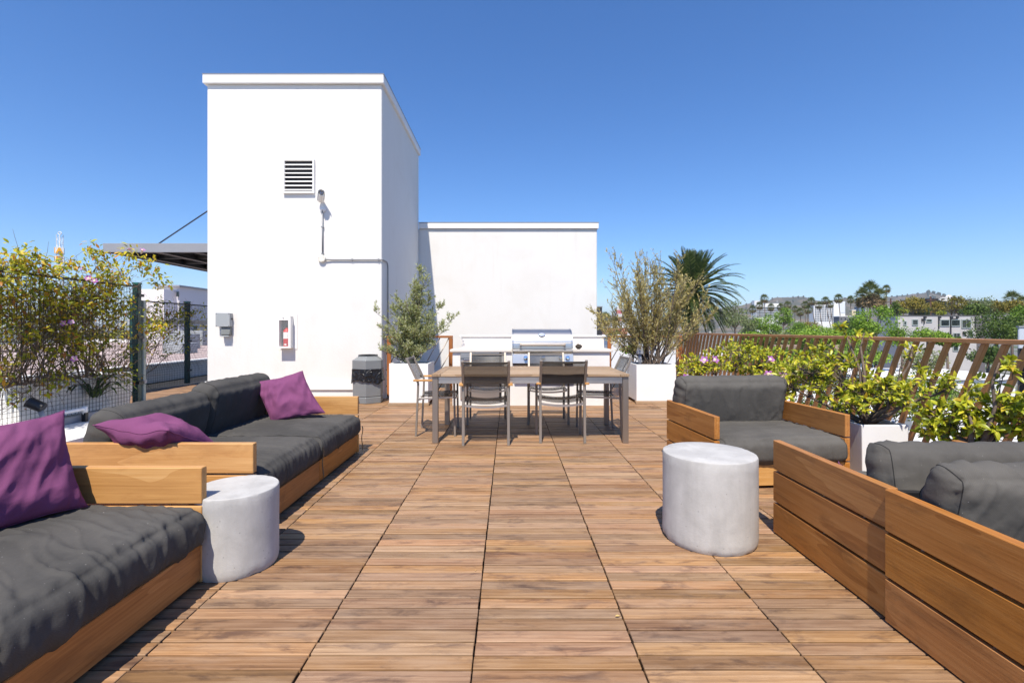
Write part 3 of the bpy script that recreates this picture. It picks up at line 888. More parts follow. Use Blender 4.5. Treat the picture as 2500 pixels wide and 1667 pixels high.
# ================================================================ litter bin
t = thing('litter_bin', 'grey hexagonal litter bin lined with a black bag beside the tower', 'bin', (-2.335, 8.03, 0))
hexa = lambda r, z0, z1, r2=None: [(r, z0), (r2 or r, z1)]
A0 = R(-83); BC = (-2.335, 8.03, 0)
MB().lathe([(.262, .0), (.262, .105)], BC, 6, a0=A0).build('base_band', M['grey_plastic'], t, bevel=.008)
MB().lathe([(.258, .110), (.258, .48)], BC, 6, a0=A0).build('body', M['grey_plastic'], t, bevel=.008)
MB().lathe([(.20, .481), (.20, .56)], BC, 6, a0=A0).build('liner_frame', M['dark_plastic'], t)
MB().lathe([(.266, .555), (.266, .70), (.175, .752), (.172, .765), (.12, .765), (.118, .70)], BC, 6, a0=A0).build('hood', M['grey_plastic'], t, bevel=.005)
MB().lathe([(.168, .766), (.165, .785), (.13, .785), (.128, .768)], BC, 6, a0=A0).build('opening_rim', M['dark_plastic'], t)
bgm = MB(); vs = []; fs = []; n = 96; rows = 14
def hexr(g, r): 
    s = (g - A0) % (math.pi / 3); return r * math.cos(math.pi / 6) / math.cos(s - math.pi / 6)
for i in range(rows + 1):
    for j in range(n):
        g = 2 * math.pi * j / n; f = i / rows
        low = .345 + .045 * noise.noise(Vector((math.cos(g) * 2, math.sin(g) * 2, 3))) + .03 * math.sin(3 * g + 1)
        z = .56 + (low - .56) * f
        r = hexr(g, .268) + .004 + .012 * f + .022 * f * noise.noise(Vector((math.cos(g) * 5, math.sin(g) * 5, z * 7))) + .004 * noise.noise(Vector((math.cos(g) * 11, math.sin(g) * 11, z * 15 + 4)))
        vs.append(Vector((r * math.cos(g), r * math.sin(g), z)) + Vector(BC))
for i in range(rows):
    for j in range(n):
        fs.append((i * n + j, i * n + (j + 1) % n, (i + 1) * n + (j + 1) % n, (i + 1) * n + j))
bgm.add(vs, fs).build('bin_bag', M['bag'], t, smooth=True)
MB().ext(-.05, .05, -.002, .002, .04, .07).build('maker_plate', M['grey_plastic'], t).location = (BC[0] - .13, BC[1] - .232, 0)

# ================================================================ things fixed to the tower wall
W = TY0
t = thing('electrical_box', 'grey electrical box with a hooded socket on the tower wall', 'electrical box', (-4.9, W, 1.3))
MB().ext(-5.03, -4.79, W - .075, W - .001, 1.252, 1.482).build('box_body', M['grey_box'], t, bevel=.004)
lidb = MB().ext(-5.035, -4.79, W - .10, W - .0755, 1.248, 1.486).build('box_lid', M['grey_box'], t, bevel=.004)
for x in (-5.02, -4.805):
    for z in (1.265, 1.47): MB().ext(x - .005, x + .005, W - .103, W - .1, z - .005, z + .005).build('screw', M['dark_plastic'], lidb)
MB().ext(-4.79, -4.776, W - .05, W - .03, 1.37, 1.40).build('latch', M['dark_plastic'], t)
hd = MB().prism([(W - .001, 1.247), (W - .06, 1.247), (W - .095, 1.115), (W - .06, 1.10), (W - .001, 1.10)], -4.955, -4.80, 'x').build('socket_hood', plain('hood_grey', (.16, .17, .165), .45), t, bevel=.003)
MB().ext(-4.945, -4.81, W - .10, W - .05, 1.075, 1.099).build('socket_flap', M['grey_box'], hd, bevel=.003)

t = thing('extinguisher_cabinet', 'white fire extinguisher cabinet with a glazed door on the tower wall', 'cabinet', (-3.82, W, 1.1))
c0, c1, d0, d1 = -3.968, -3.672, .862, 1.472
cm = M['trim']
m = MB(); m.ext(c0, c1, W - .010, W - .001, d0, d1); m.build('back_plate', cm, t)
m = MB(); m.ext(c0 + .02, c0 + .04, W - .125, W - .011, d0 + .04, d1 - .06); m.ext(c1 - .085, c1 - .065, W - .125, W - .011, d0 + .04, d1 - .06)
m.ext(c0 + .02, c1 - .065, W - .125, W - .011, d1 - .059, d1 - .04); m.ext(c0 + .02, c1 - .065, W - .125, W - .011, d0 + .02, d0 + .0395)
m.build('cabinet_box', cm, t)
MB().ext(c0 + .041, c1 - .086, W - .018, W - .0105, d0 + .04, d1 - .06).build('inner_back', plain('cabinet_inside', (.2, .19, .19), .7), t)
m = MB(); m.ext(c0 + .005, c0 + .045, W - .14, W - .126, d0 + .02, d1 - .01); m.ext(c1 - .095, c1 - .055, W - .14, W - .126, d0 + .02, d1 - .01)
m.ext(c0 + .0455, c1 - .0955, W - .14, W - .126, d1 - .115, d1 - .01); m.ext(c0 + .0455, c1 - .0955, W - .14, W - .126, d0 + .02, d0 + .05)
dr = m.build('door', cm, t)
MB().ext(c0 + .0455, c1 - .0955, W - .134, W - .131, d0 + .0505, d1 - .1155).build('pane', M['pane'], dr)
MB().lathe([(.011, 0), (.011, .006), (.0, .007)], (0, 0, 0), 12, m=Matrix.Rotation(R(90), 3, 'X')).build('lock', M['steel'], dr).location = ((c0 + c1) / 2 - .03, W - .14, d1 - .075)
t = thing('fire_extinguisher', 'red fire extinguisher standing inside the white wall cabinet', 'fire extinguisher', (-3.80, W - .07, .90))
ex, ey = -3.822, W - .072
MB().lathe([(.052, .90), (.056, .91), (.056, 1.17), (.046, 1.195), (.02, 1.21), (.018, 1.23)], (ex, ey, 0), 24).build('cylinder', M['red'], t, smooth=40)
MB().lathe([(.0566, 1.045), (.0566, 1.155)], (ex, ey, 0), 24).build('label_band', M['label_white'], t, smooth=40)
MB().prism([(ex - .028, .945), (ex, .930), (ex + .028, .945), (ex, .96)], ey - .059, ey - .0565, 'y').build('diamond_mark', M['label_white'], t)
MB().bar((ex - .01, ey, 1.235), (ex + .04, ey - .02, 1.27), .015, .012).bar((ex - .01, ey, 1.245), (ex + .03, ey - .03, 1.295), .012, .008).build('handle', M['dark_plastic'], t)
MB().tube([(ex - .015, ey, 1.23), (ex - .06, ey, 1.21), (ex - .075, ey - .01, 1.14), (ex - .065, ey - .02, 1.05), (ex - .052, ey - .03, .98)], .009, 8).build('hose', M['dark_plastic'], t, smooth=True)

# security camera and its pipework
px = lambda x: (x - 1242) * W / FPX
pz = lambda y: CAM_H - (y - 803) * W / FPX
t = thing('security_camera', 'white security camera on the tower front', 'camera', (px(789), W, pz(500)))
MB().lathe([(.05, 0), (.05, .025), (.02, .03), (.018, .06)], (0, 0, 0), 18, m=Matrix.Rotation(R(90), 3, 'X')).build('mount', M['trim'], t, smooth=35).location = (px(789), W - .001, pz(512))
cmx = Matrix.Rotation(R(25), 3, 'Z') @ Matrix.Rotation(R(62), 3, 'X')
ho = MB().lathe([(.048, 0), (.05, .01), (.05, .17), (.04, .18)], (0, 0, 0), 18, m=cmx).build('housing', M['trim'], t, smooth=35)
ho.location = (px(786), W - .06, pz(492))
face = cmx @ Vector((0, 0, .181)) + ho.location
fp = MB().lathe([(.041, 0), (.041, .005), (0, .006)], (0, 0, 0), 18, m=cmx).build('face_plate', M['dark_plastic'], ho); fp.location = face
fp.matrix_parent_inverse = ho.matrix_basis.inverted()
for a in (0, 120, 240):
    q = MB().lathe([(.009, 0), (.009, .003), (0, .0035)], (0, 0, 0), 10, m=cmx).build('lens', M['chrome'], ho)
    q.location = face + cmx @ Vector((.018 * math.cos(R(a)), .018 * math.sin(R(a)), .006)); q.matrix_parent_inverse = ho.matrix_basis.inverted()
sh = MB()
for i in range(9):
    a0 = R(200 - i * 24.4 + 90); a1 = R(200 - (i + 1) * 24.4 + 90)
v_ = []
for k in (.0, .215):
    for r_ in (.055, .059):
        for i in range(13):
            a = R(-20 + i * 220 / 12); v_.append(cmx @ Vector((r_ * math.cos(a), r_ * math.sin(a), k)))
f_ = []
I = lambda k, r_, i: k * 26 + r_ * 13 + i
for i in range(12):
    f_ += [(I(0, 1, i), I(0, 1, i + 1), I(1, 1, i + 1), I(1, 1, i)), (I(0, 0, i), I(1, 0, i), I(1, 0, i + 1), I(0, 0, i + 1)), (I(1, 0, i), I(1, 1, i), I(1, 1, i + 1), I(1, 0, i + 1)), (I(0, 0, i), I(0, 0, i + 1), I(0, 1, i + 1), I(0, 1, i))]
q = sh.add(v_, f_).build('sun_shield', M['trim'], ho, smooth=40); q.location = ho.location; q.matrix_parent_inverse = ho.matrix_basis.inverted()

t = thing('conduit', 'thin grey conduit running down from the security camera and round the corner', 'conduit', (px(788), W, pz(634)))
cz = pz(634.5)
MB().tube([(px(788.5), W - .022, pz(516)), (px(788.5), W - .022, pz(624))], .012, 10).build('upright_pipe', M['conduit'], t, smooth=True)
pts = [(px(796), W - .03, cz), (px(812), W - .022, cz), (TX1 - .05, W - .022, cz)]
for i in range(6):
    a = R(i * 18); pts.append((TX1 - .01 + .034 * math.sin(a), W + .012 - .034 * math.cos(a), cz))
pts += [(TX1 + .024, W + .22, cz)]
for i in range(1, 7):
    a = R(i * 15); pts.append((TX1 + .024, W + .22 + .11 * math.sin(a), cz - .11 + .11 * math.cos(a)))
pts += [(TX1 + .024, W + .33, .9)]
MB().tube(pts, .012, 10).build('long_pipe', M['conduit'], t, smooth=True)
for (x, z) in ((788.5, 555), (788.5, 620)):
    MB().ext(px(x) - .022, px(x) + .022, W - .037, W - .001, pz(z) - .008, pz(z) + .008).build('clip', M['conduit'], t)
for x in (861, 925): MB().ext(px(x) - .008, px(x) + .008, W - .037, W - .001, cz - .02, cz + .02).build('clip', M['conduit'], t)
jb = MB().lathe([(.065, 0), (.065, .04), (.058, .05), (0, .05)], (0, 0, 0), 28, m=Matrix.Rotation(R(90), 3, 'X')).build('junction_box', M['offwhite'], t, smooth=30)
jb.location = (px(787.5), W - .001, pz(632))
for a in (45, 165, 285):
    MB().lathe([(.005, 0), (.005, .003)], (px(787.5) + .048 * math.cos(R(a)), W - .054, pz(632) + .048 * math.sin(R(a))), 8).build('screw', M['steel_leg'], jb)

# ================================================================ planters
def planter(name, label, x0, x1, y0, y1, h, taper=0.0, foot=True, soil=.04, mat=None, group='white planters', z=0.0):
    t = thing(name, label, 'planter', ((x0 + x1) / 2, (y0 + y1) / 2, z), group=group)
    z0 = z + (.045 if foot else 0.0)
    w = .022
    cx, cy = (x0 + x1) / 2, (y0 + y1) / 2
    def ring(xa, xb, ya, yb, zz): return [(xa, ya, zz), (xb, ya, zz), (xb, yb, zz), (xa, yb, zz)]
    tp = taper
    o0 = ring(x0 + tp, x1 - tp, y0 + tp, y1 - tp, z0); o1 = ring(x0, x1, y0, y1, z + h)
    i1 = ring(x0 + w, x1 - w, y0 + w, y1 - w, z + h); i0 = ring(x0 + w, x1 - w, y0 + w, y1 - w, z + h - .1)
    vs = o0 + o1 + i1 + i0; fs = [(3, 2, 1, 0)]
    for a, b in ((0, 4), (4, 8), (8, 12)):
        for j in range(4): fs.append((a + j, a + (j + 1) % 4, b + (j + 1) % 4, b + j))
    fs.append((12, 13, 14, 15))
    MB().add(vs, fs).build('planter_box', mat or M['white_planter'], t, bevel=.004)
    sv = MB(); n = 8
    vs = []; fs = []
    for i in range(n + 1):
        for j in range(n + 1):
            vs.append((x0 + w + .001 + (x1 - x0 - 2 * w - .002) * i / n, y0 + w + .001 + (y1 - y0 - 2 * w - .002) * j / n, z + h - soil + .02 * noise.noise(Vector((i * .7 + x0 * 9, j * .7, 0)))))
    for i in range(n):
        for j in range(n): fs.append((i * (n + 1) + j, (i + 1) * (n + 1) + j, (i + 1) * (n + 1) + j + 1, i * (n + 1) + j + 1))
    sv.add(vs, fs).build('soil', M['soil'], t, smooth=True)
    if foot:
        for (ya, yb) in ((y0 - .03, y0 + .06), (y1 - .06, y1 + .03)):
            plank('timber_foot', (cx, (ya + yb) / 2, z + .0222), (x1 - x0 + .03, yb - ya, .044), M['teak_grey'], t)
    return t
planter('square_planter', 'large white square planter holding the olive tree', -1.885, -1.27, 7.62, 8.25, .665)
planter('square_planter', 'large white square planter holding the dry willow bush', 2.07, 2.71, 7.83, 8.46, .635)
planter('square_planter', 'small white planter at the right arm of the armchair', 2.775, 3.15, 3.80, 4.20, .455, taper=.02, foot=False)
planter('square_planter', 'small white planter tucked behind the armchair', 2.70, 3.10, 6.1, 6.5, .455, taper=.02, foot=False)
planter('square_planter', 'small white planter behind the back-to-back seats', 2.86, 3.24, 2.95, 3.35, .40, taper=.02, foot=False)
t = thing('path_light', 'small grey lantern spotlight stuck in the willow planter', 'lamp', (2.17, 8.0, .6))
MB().tube([(2.17, 8.0, .58), (2.17, 8.0, .80)], .03, 10).build('stem', M['grey_steel'], t, smooth=True)
MB().lathe([(.06, .80), (.06, .83), (.035, .93), (.03, .96), (.0, .97)], (2.17, 8.0, 0), 14).build('hood', M['grey_steel'], t, smooth=35)

# ================================================================ wire fences on the left
def wire_fence(label, X, y0, y1, z0, z1, posts, step=.05, fold=None, capm=None, rail=.03):
    t = thing('wire_fence', label, 'fence', (X, (y0 + y1) / 2, z0), group='green wire mesh fences')
    m = MB(); d = .0035
    y = y0
    zs = [z0, z1] if not fold else [z0, fold[0], fold[1], fold[2], z1]
    xs = [X] * len(zs)
    if fold: xs[2] = X + fold[3]
    while y <= y1 + 1e-6:
        for a in range(len(zs) - 1): m.bar((xs[a], y, zs[a]), (xs[a + 1], y, zs[a + 1]), d, d, up=(0, 1, 0))
        y += step
    z = z0
    def xat(z):
        for a in range(len(zs) - 1):
            if zs[a] <= z <= zs[a + 1] + 1e-6: return xs[a] + (xs[a + 1] - xs[a]) * (z - zs[a]) / (zs[a + 1] - zs[a])
        return X
    while z <= z1 + 1e-6:
        m.bar((xat(z) + d, y0, z), (xat(z) + d, y1, z), d, d); z += step
    m.build('wire_mesh', M['green_wire'], t, kind='stuff', fix=False)
    MB().bar((X, y0, z1 + .012), (X, y1, z1 + .012), rail, .024).build('top_rail', M['green_wire'], t)
    for (py, w, h) in posts:
        po = MB().ext(X - .045 - w / 2, X - .045 + w / 2, py - w / 2, py + w / 2, z0 - .02, z0 + h).build('post', M['green_steel'], t, bevel=.004)
        MB().ext(X - .05 - w / 2, X - .04 + w / 2, py - w / 2 - .005, py + w / 2 + .005, z0 + h + .001, z0 + h + .025).build('post_cap', plain('teal_cap', (.03, .15, .14), .4), po)
        for zz in (.25, .9, 1.5):
            if zz < h: MB().ext(X - .02, X + .025, py - w / 2 - .012, py + w / 2 + .012, z0 + zz, z0 + zz + .04).build('clamp', M['dark_plastic'], po)
    return t
wire_fence('green wire fence overgrown with a flowering vine', -5.29, 2.6, 6.93, .17, 1.80, [(3.0, .06, 1.66), (4.7, .06, 1.66), (6.94, .075, 1.68)])
t = thing('gate_post', 'pale grey steel post at the end of the overgrown fence', 'post', (-5.30, 7.04, 0))
MB().ext(-5.345, -5.285, 7.0, 7.05, -.001, 1.62).build('post_body', plain('pale_green_grey_steel', (.26, .31, .29), .45), t, bevel=.004)
for z in (.42, 1.02): MB().ext(-5.35, -5.28, 6.985, 7.06, z, z + .05).build('hinge', M['grey_steel'], t, bevel=.003)
wire_fence('green wire fence with a bent mesh beside the tower', -7.12, 9.2, 12.6, .02, 1.74, [(9.24, .085, 1.78), (10.78, .085, 1.78)], fold=(.36, .66, .96, .075))
# spotlights and pipe along the kerb
t = thing('garden_spotlight', 'black garden spotlight on a grey stake at the fence foot', 'lamp', (-5.15, 5.25, .165))
MB().tube([(-5.13, 5.36, .166), (-5.16, 5.33, .31)], [.038, .026], 10).build('stake', M['grey_steel'], t, smooth=True)
mx = Matrix.Rotation(R(-60), 3, 'Y') @ Matrix.Rotation(R(15), 3, 'X')
MB().lathe([(.045, -.07), (.055, -.06), (.058, .07), (.062, .075), (.062, .085), (.05, .085), (.048, .06)], (-5.19, 5.32, .37), 18, m=mx).build('lamp_head', M['dark_plastic'], t, smooth=35)
t = thing('water_pipe', 'white plastic pipe bend standing at the fence foot', 'pipe', (-5.16, 5.9, .1))
MB().tube([(-5.18, 5.55, .235), (-5.18, 5.88, .235), (-5.18, 5.90, .225), (-5.18, 5.905, .17)], .022, 10).build('pipe_run', M['trim'], t, smooth=True)
MB().tube([(-5.18, 5.905, .19), (-5.18, 5.905, .265)], .03, 12).build('elbow', M['trim'], t, smooth=True)
MB().ext(-5.20, -5.15, 5.885, 5.925, .081, .19).build('bracket', M['dark_plastic'], t)
# long white trough behind the overgrown fence and low white wall behind the bent one
planter('trough_planter', 'tapered white trough planter behind the overgrown fence', -6.35, -5.62, 5.55, 7.3, .48, taper=.06, foot=False, z=.08)
planter('trough_planter', 'grey-green trough planter farthest along the left edge', -6.35, -5.62, 2.7, 5.0, .50, taper=.06, foot=False, z=.08, mat=plain('grey_green_planter', (.16, .22, .21), .6, var=.1))
t = thing('parapet_wall', 'low white parapet wall behind the bent wire fence', 'wall', (-8.0, 10, 0))
MB().ext(-8.45, -8.25, 7.2, 18.0, -.04, .36).build('wall', M['stucco'], t, bevel=.006)
MB().ext(-8.5, -8.2, 7.15, 18.05, .361, .40).build('coping', M['trim'], t)
# ================================================================ plants
def leaf_geo(kind):
    """unit leaf along +x, face +z; returns verts, faces"""
    if kind == 'blade':      # narrow, willow or olive
        return [(0, 0, 0), (.45, .10, .01), (1, 0, -.03), (.45, -.10, .01)], [(0, 3, 2, 1)]
    if kind == 'ovate':      # broad, folded along the midrib
        v = [(0, 0, 0), (.22, .15, .045), (.52, .20, .055), (.8, .10, .01), (1, 0, -.10), (.8, -.10, .01), (.52, -.20, .055), (.22, -.15, .045), (.25, 0, 0), (.55, 0, .01), (.8, 0, -.03)]
        f = [(0, 8, 1), (1, 8, 9, 2), (2, 9, 10, 3), (3, 10, 4), (0, 7, 8), (7, 6, 9, 8), (6, 5, 10, 9), (5, 4, 10)]
        return v, f
    v = [(0, 0, 0), (.3, .17, .03), (.65, .16, .02), (1, 0, -.06), (.65, -.16, .02), (.3, -.17, .03), (.5, 0, -.01)]
    f = [(0, 6, 1), (1, 6, 2), (2, 6, 3), (3, 6, 4), (4, 6, 5), (5, 6, 0)]
    return v, f
LG = {k: leaf_geo(k) for k in ('blade', 'ovate', 'simple')}
def frame(d, up):
    d = d.normalized(); y = up.cross(d)
    if y.length < 1e-4: y = d.orthogonal()
    y.normalize(); return d, y, d.cross(y)
def add_leaf(mb, kind, p, d, up, size, rnd, width=1.0):
    v, f = LG[kind]; x, y, z = frame(d, up)
    mb.add([p + x * (a * size) + y * (b * size * width) + z * (c * size) for a, b, c in v], f, rnd)
def rvec(rg): 
    while True:
        q = Vector((rg.uniform(-1, 1), rg.uniform(-1, 1), rg.uniform(-1, 1)))
        if .05 < q.length < 1: return q.normalized()

def shoot(rg, p, d, L, steps, wob, grav=0.0, up=0.0):
    pts = [Vector(p)]; d = Vector(d).normalized()
    for i in range(steps):
        d = (d + rvec(rg) * wob + Vector((0, 0, up - grav * (i / steps)))).normalized()
        pts.append(pts[-1] + d * (L / steps))
    return pts

# ---- olive in the left planter
def olive():
    rg = random.Random(21)
    t = thing('olive_tree', 'bushy grey-green olive tree in the white planter by the tower', 'tree', (-1.58, 7.93, .62))
    wd = MB(); lf = MB(); base = Vector((-1.58, 7.93, .60))
    # leader shoots: where each tip stands, as an offset from the base
    tips = [(.12, 0, 1.60, .9), (.10, .1, 1.25, 1), (-.22, 0, 1.08, 1), (-.35, .1, .95, 1), (-.62, -.05, .93, .45), (-.05, -.15, 1.05, 1), (.28, 0, 1.12, .8), (.45, .05, .98, .9), (.70, 0, .78, .8), (.62, -.1, .62, .8),
            (-.48, -.1, .62, 1), (-.52, .1, .45, 1), (.35, -.2, .62, 1), (-.15, -.28, .72, 1), (.12, -.3, .62, 1), (-.3, -.28, .5, 1), (.3, .25, .75, 1), (-.25, .28, .8, 1), (.05, .2, 1.0, 1), (-.45, -.25, .28, 1), (.42, -.15, .35, 1), (-.05, -.33, .35, 1), (.2, -.33, .25, 1), (.02, .05, 1.4, .8), (.2, -.05, 1.42, .7), (-.35, .0, .15, .8), (.0, -.3, .1, .8)]
    for (dx, dy, dz, dens) in tips:
        tip = base + Vector((dx, dy, dz)); n = 9; pts = []
        for i in range(n + 1):
            f = i / n
            q = base.lerp(tip, f); q.x -= dx * .35 * math.sin(f * math.pi) * .6; q.y -= dy * .3 * math.sin(f * math.pi)
            q += rvec(rg) * .02 * (1 if 0 < i else 0); pts.append(q)
        wd.tube(pts, [.014 * (1 - .85 * i / n) for i in range(n + 1)], 5)
        Ls = (tip - base).length
        nt = int(40 * dens * (Ls + .40))
        for _ in range(nt):
            f = rg.uniform(.22, 1.0); i = min(n - 1, int(f * n)); p = pts[i].lerp(pts[i + 1], f * n - i)
            d = rvec(rg); d.z = abs(d.z) * .8 + .35
            L = rg.uniform(.12, .26) * (1.15 - .55 * f)
            s = shoot(rg, p, d, L, 4, .25, up=.12)
            wd.tube(s, .0022, 3, cap=False)
            for j in range(16):
                g = rg.random() ** .8 * 4; a = min(3, int(g)); q = s[a].lerp(s[a + 1], g - a)
                dd = (s[a + 1] - s[a]).normalized() * .8 + rvec(rg) * .8
                add_leaf(lf, 'blade', q, dd, rvec(rg), rg.uniform(.035, .062), rg.random(), 1.25)
    wd.build('trunk', M['bark'], t, smooth=True, fix=False)
    lf.build('crown', leafmat('olive_leaf', [(0, (.22, .255, .12)), (.4, (.36, .395, .18)), (.75, (.50, .53, .28)), (1, (.62, .64, .45))], .4), t, fix=False, kind='stuff')
olive()

# ---- dry wispy bush in the right planter
def willow():
    rg = random.Random(5)
    t = thing('willow_bush', 'dry wispy olive-yellow bush fanning out of the white planter', 'bush', (2.42, 8.15, .6))
    wd = MB(); lf = MB(); base = Vector((2.42, 8.15, .57))
    for k in range(46):
        if k < 12: ang = -58 + k * 10.0 + rg.uniform(-4, 4)
        else: ang = rg.gauss(8, 27)
        ang = max(-62, min(60, ang))
        L = (1.30 + .55 * math.cos(R(ang * 1.4))) * rg.uniform(.8, 1.08)
        if ang < -20: L *= .88
        dy = rg.uniform(-.35, .35)
        d = Vector((math.sin(R(ang)), dy, math.cos(R(ang))))
        s = shoot(rg, base + Vector((rg.uniform(-.12, .12), rg.uniform(-.12, .12), 0)), d, L, 12, .09, up=.045)
        r0 = rg.uniform(.006, .014)
        wd.tube(s, [r0 * (1 - .9 * i / 12) + .0012 for i in range(13)], 5, cap=False)
        for j in range(46):
            f = rg.uniform(.2, 1.0) * 12; i = min(11, int(f)); p = s[i].lerp(s[i + 1], f - i)
            dd = (s[i + 1] - s[i]).normalized() + rvec(rg) * .75
            ss = shoot(rg, p, dd, rg.uniform(.10, .34) * (1.2 - f / 24), 4, .2, up=.1)
            wd.tube(ss, .0018, 3, cap=False)
            for _ in range(rg.randint(6, 15)):
                g = rg.random() * 4; a = min(3, int(g)); q = ss[a].lerp(ss[a + 1], g - a)
                add_leaf(lf, 'blade', q, (ss[a + 1] - ss[a]).normalized() + rvec(rg) * .6, rvec(rg), rg.uniform(.035, .062), rg.random(), 1.2)
    # two bare arching stems on the left
    for ang, L in ((-48, 1.35), (-58, 1.0), (-34, 1.7)):
        s = shoot(rg, base, (math.sin(R(ang)), -.1, math.cos(R(ang)) + .2), L, 12, .06, grav=.05)
        wd.tube(s, [.007 * (1 - .8 * i / 12) for i in range(13)], 4, cap=False)
        for i in range(5, 13):
            for _ in range(4): add_leaf(lf, 'blade', s[i], rvec(rg), rvec(rg), rg.uniform(.04, .06), rg.random(), 1.2)
    wd.build('stem', M['bark'], t, smooth=True, fix=False)
    lf.build('foliage', leafmat('dry_willow_leaf', [(0, (.30, .25, .085)), (.4, (.46, .39, .14)), (.75, (.58, .50, .22)), (1, (.66, .58, .33))], .3), t, fix=False, kind='stuff')
willow()

# ---- trumpet flowers
M['petal'] = leafmat('mauve_petal', [(0, (.45, .12, .55)), (.5, (.60, .25, .68)), (1, (.75, .5, .80))], .45)
M['throat'] = plain('cream_throat', (.75, .6, .4), .6)
def flower(parent, p, d, s=.04):
    x, y, z = frame(Vector(d), Vector((0, 0, 1)))
    m = Matrix((x, y, z)).transposed() @ Matrix.Rotation(R(90), 3, 'Y')
    pet = MB()
    for i in range(5):
        a = 2 * math.pi * i / 5
        q = [(.35, -.35, 1.35), (.75, -.30, 1.55), (1.02, 0, 1.5), (.75, .30, 1.55), (.35, .35, 1.35)]
        vs = [m @ (Matrix.Rotation(a, 3, 'Z') @ Vector(v)) * s + Vector(p) for v in q]
        pet.add(vs, [(0, 1, 2, 3, 4)], .1 + .18 * i)
    tb = MB().lathe([(.10, -.4), (.22, .1), (.34, .8), (.46, 1.36)], (0, 0, 0), 8)
    tb.v = [tuple(m @ Vector(v) * s + Vector(p)) for v in tb.v]
    o = pet.build('flower', M['petal'], parent, fix=False)
    tb.build('flower_tube', M['throat'], o, smooth=True)

YG = [(0, (.13, .17, .012)), (.3, (.28, .325, .02)), (.65, (.50, .51, .032)), (.93, (.66, .59, .045)), (1, (.50, .33, .03))]
M['vine_leaf'] = leafmat('yellow_green_leaf', YG, .35, .35, .4)
leaf_variants = []
for i in range(6):
    mb = MB(); rg = random.Random(100 + i)
    v, f = LG['ovate']
    mb.add([(a, b * (1 + .12 * rg.uniform(-1, 1)), c * (1 + i * .25) - .05 * a * a * i) for a, b, c in v], f)
    me = mb.mesh('leaf', smooth=True, fix=False); me.materials.append(M['vine_leaf']); leaf_variants.append(me)

def vine_shrub(label, base, lobes, nleaf, seed, big=.085, stems=5, single=300, flowers=(), group='yellow-green flowering shrubs'):
    """lobes: (centre, radii, weight). Leaves sit in tufts at the ends of twigs"""
    rg = random.Random(seed)
    t = thing('flowering_shrub', label, 'shrub', base, group=group)
    base = Vector(base)
    wd = MB(); lf = MB(); leaves = []
    tot = sum(l[2] for l in lobes)
    for (c, rr, w) in lobes:
        c = Vector(c)
        nt = max(2, int(nleaf * w / tot / 9))
        # limb from the base to the middle of the lobe
        mid = base.lerp(c, .55) + Vector((rg.uniform(-.06, .06), rg.uniform(-.06, .06), .0))
        limb = [base, base.lerp(mid, .5) + rvec(rg) * .03, mid, mid.lerp(c, .6) + rvec(rg) * .03, c]
        wd.tube(limb, [.020, .016, .011, .008, .004], 6)
        for _ in range(nt):
            q = rvec(rg) * (rg.random() ** .4)
            e = c + Vector((q.x * rr[0], q.y * rr[1], q.z * rr[2]))
            s0 = limb[rg.choice((2, 3, 3, 4))]
            m1 = s0.lerp(e, .5) + rvec(rg) * .05
            wd.tube([s0, m1, e], [.004, .003, .0018], 3, cap=False)
            d0 = (e - m1).normalized()
            for j in range(9):
                p = m1.lerp(e, .45 + .6 * rg.random())
                out = (e - c); out = out.normalized() if out.length > 1e-3 else Vector((0, 0, 1))
                d = (d0 * .3 + rvec(rg) * 1.0 + out * .45 + Vector((-.15, -.25, .12))).normalized()
                up = (Vector((-.25, -.6, 1.1)) + rvec(rg) * .55 + out * .4).normalized()
                leaves.append((p, d, up, big * rg.uniform(.55, 1.15), rg.random()))
    # leaves nearest the viewer, and outermost, are separate parts
    leaves.sort(key=lambda q: (q[0] - Vector((0, 0, CAM_H))).length)
    k = 0
    for (p, d, up, s, r) in leaves:
        if k < single:
            x, y, z = frame(d, up)
            me = leaf_variants[rg.randrange(6)]
            o = bpy.data.objects.new('leaf', me); col.objects.link(o); o.parent = t
            o.matrix_parent_inverse = Matrix.Translation(-Vector(t.location))
            o.matrix_basis = Matrix.Translation(p) @ (Matrix((x, y, z)).transposed().to_4x4()) @ Matrix.Scale(s, 4)
            k += 1
        else:
            add_leaf(lf, 'ovate', p, d, up, s, r)
    wd.build('stem', M['bark'], t, smooth=True, fix=False)
    if lf.v: lf.build('foliage', M['vine_leaf'], t, smooth=True, fix=False, kind='stuff')
    for (p, d, s) in flowers: flower(t, p, d, s)
    return t

vine_shrub('yellow-green shrub with mauve flowers rising behind the armchair', (2.9, 6.3, .43),
    [((2.55, 6.2, .78), (.38, .35, .16), 3), ((2.95, 6.2, .86), (.35, .4, .22), 3), ((3.2, 6.0, .80), (.3, .5, .22), 2.5), ((2.3, 6.1, .70), (.20, .3, .12), 1.2), ((3.25, 5.3, .78), (.12, .45, .25), 2), ((3.15, 6.7, .95), (.3, .4, .16), 1.5), ((3.1, 5.6, .60), (.25, .4, .22), 2)],
    3600, 31, .056, flowers=[(at(1722, 886, 6.0), (-.4, -.6, .5), .055), (at(1736, 884, 6.0), (.3, -.7, .4), .055), (at(1675, 925, 5.95), (-.3, -.7, .4), .045), (at(1873, 884, 5.2), (.2, -.7, .5), .045), (at(1876, 921, 5.0), (-.3, -.6, .5), .045), (at(1902, 929, 4.9), (.1, -.7, .4), .06), (at(1912, 933, 4.85), (.5, -.6, .3), .05)])
def PL(*a):
    out = []
    for (x, y, Y, r, w) in a:
        q = at(x, y, Y); m = r * Y / FPX
        out.append(((min(q.x, 3.30), q.y, q.z), (m, m * 1.1, m * .85), w))
    return out
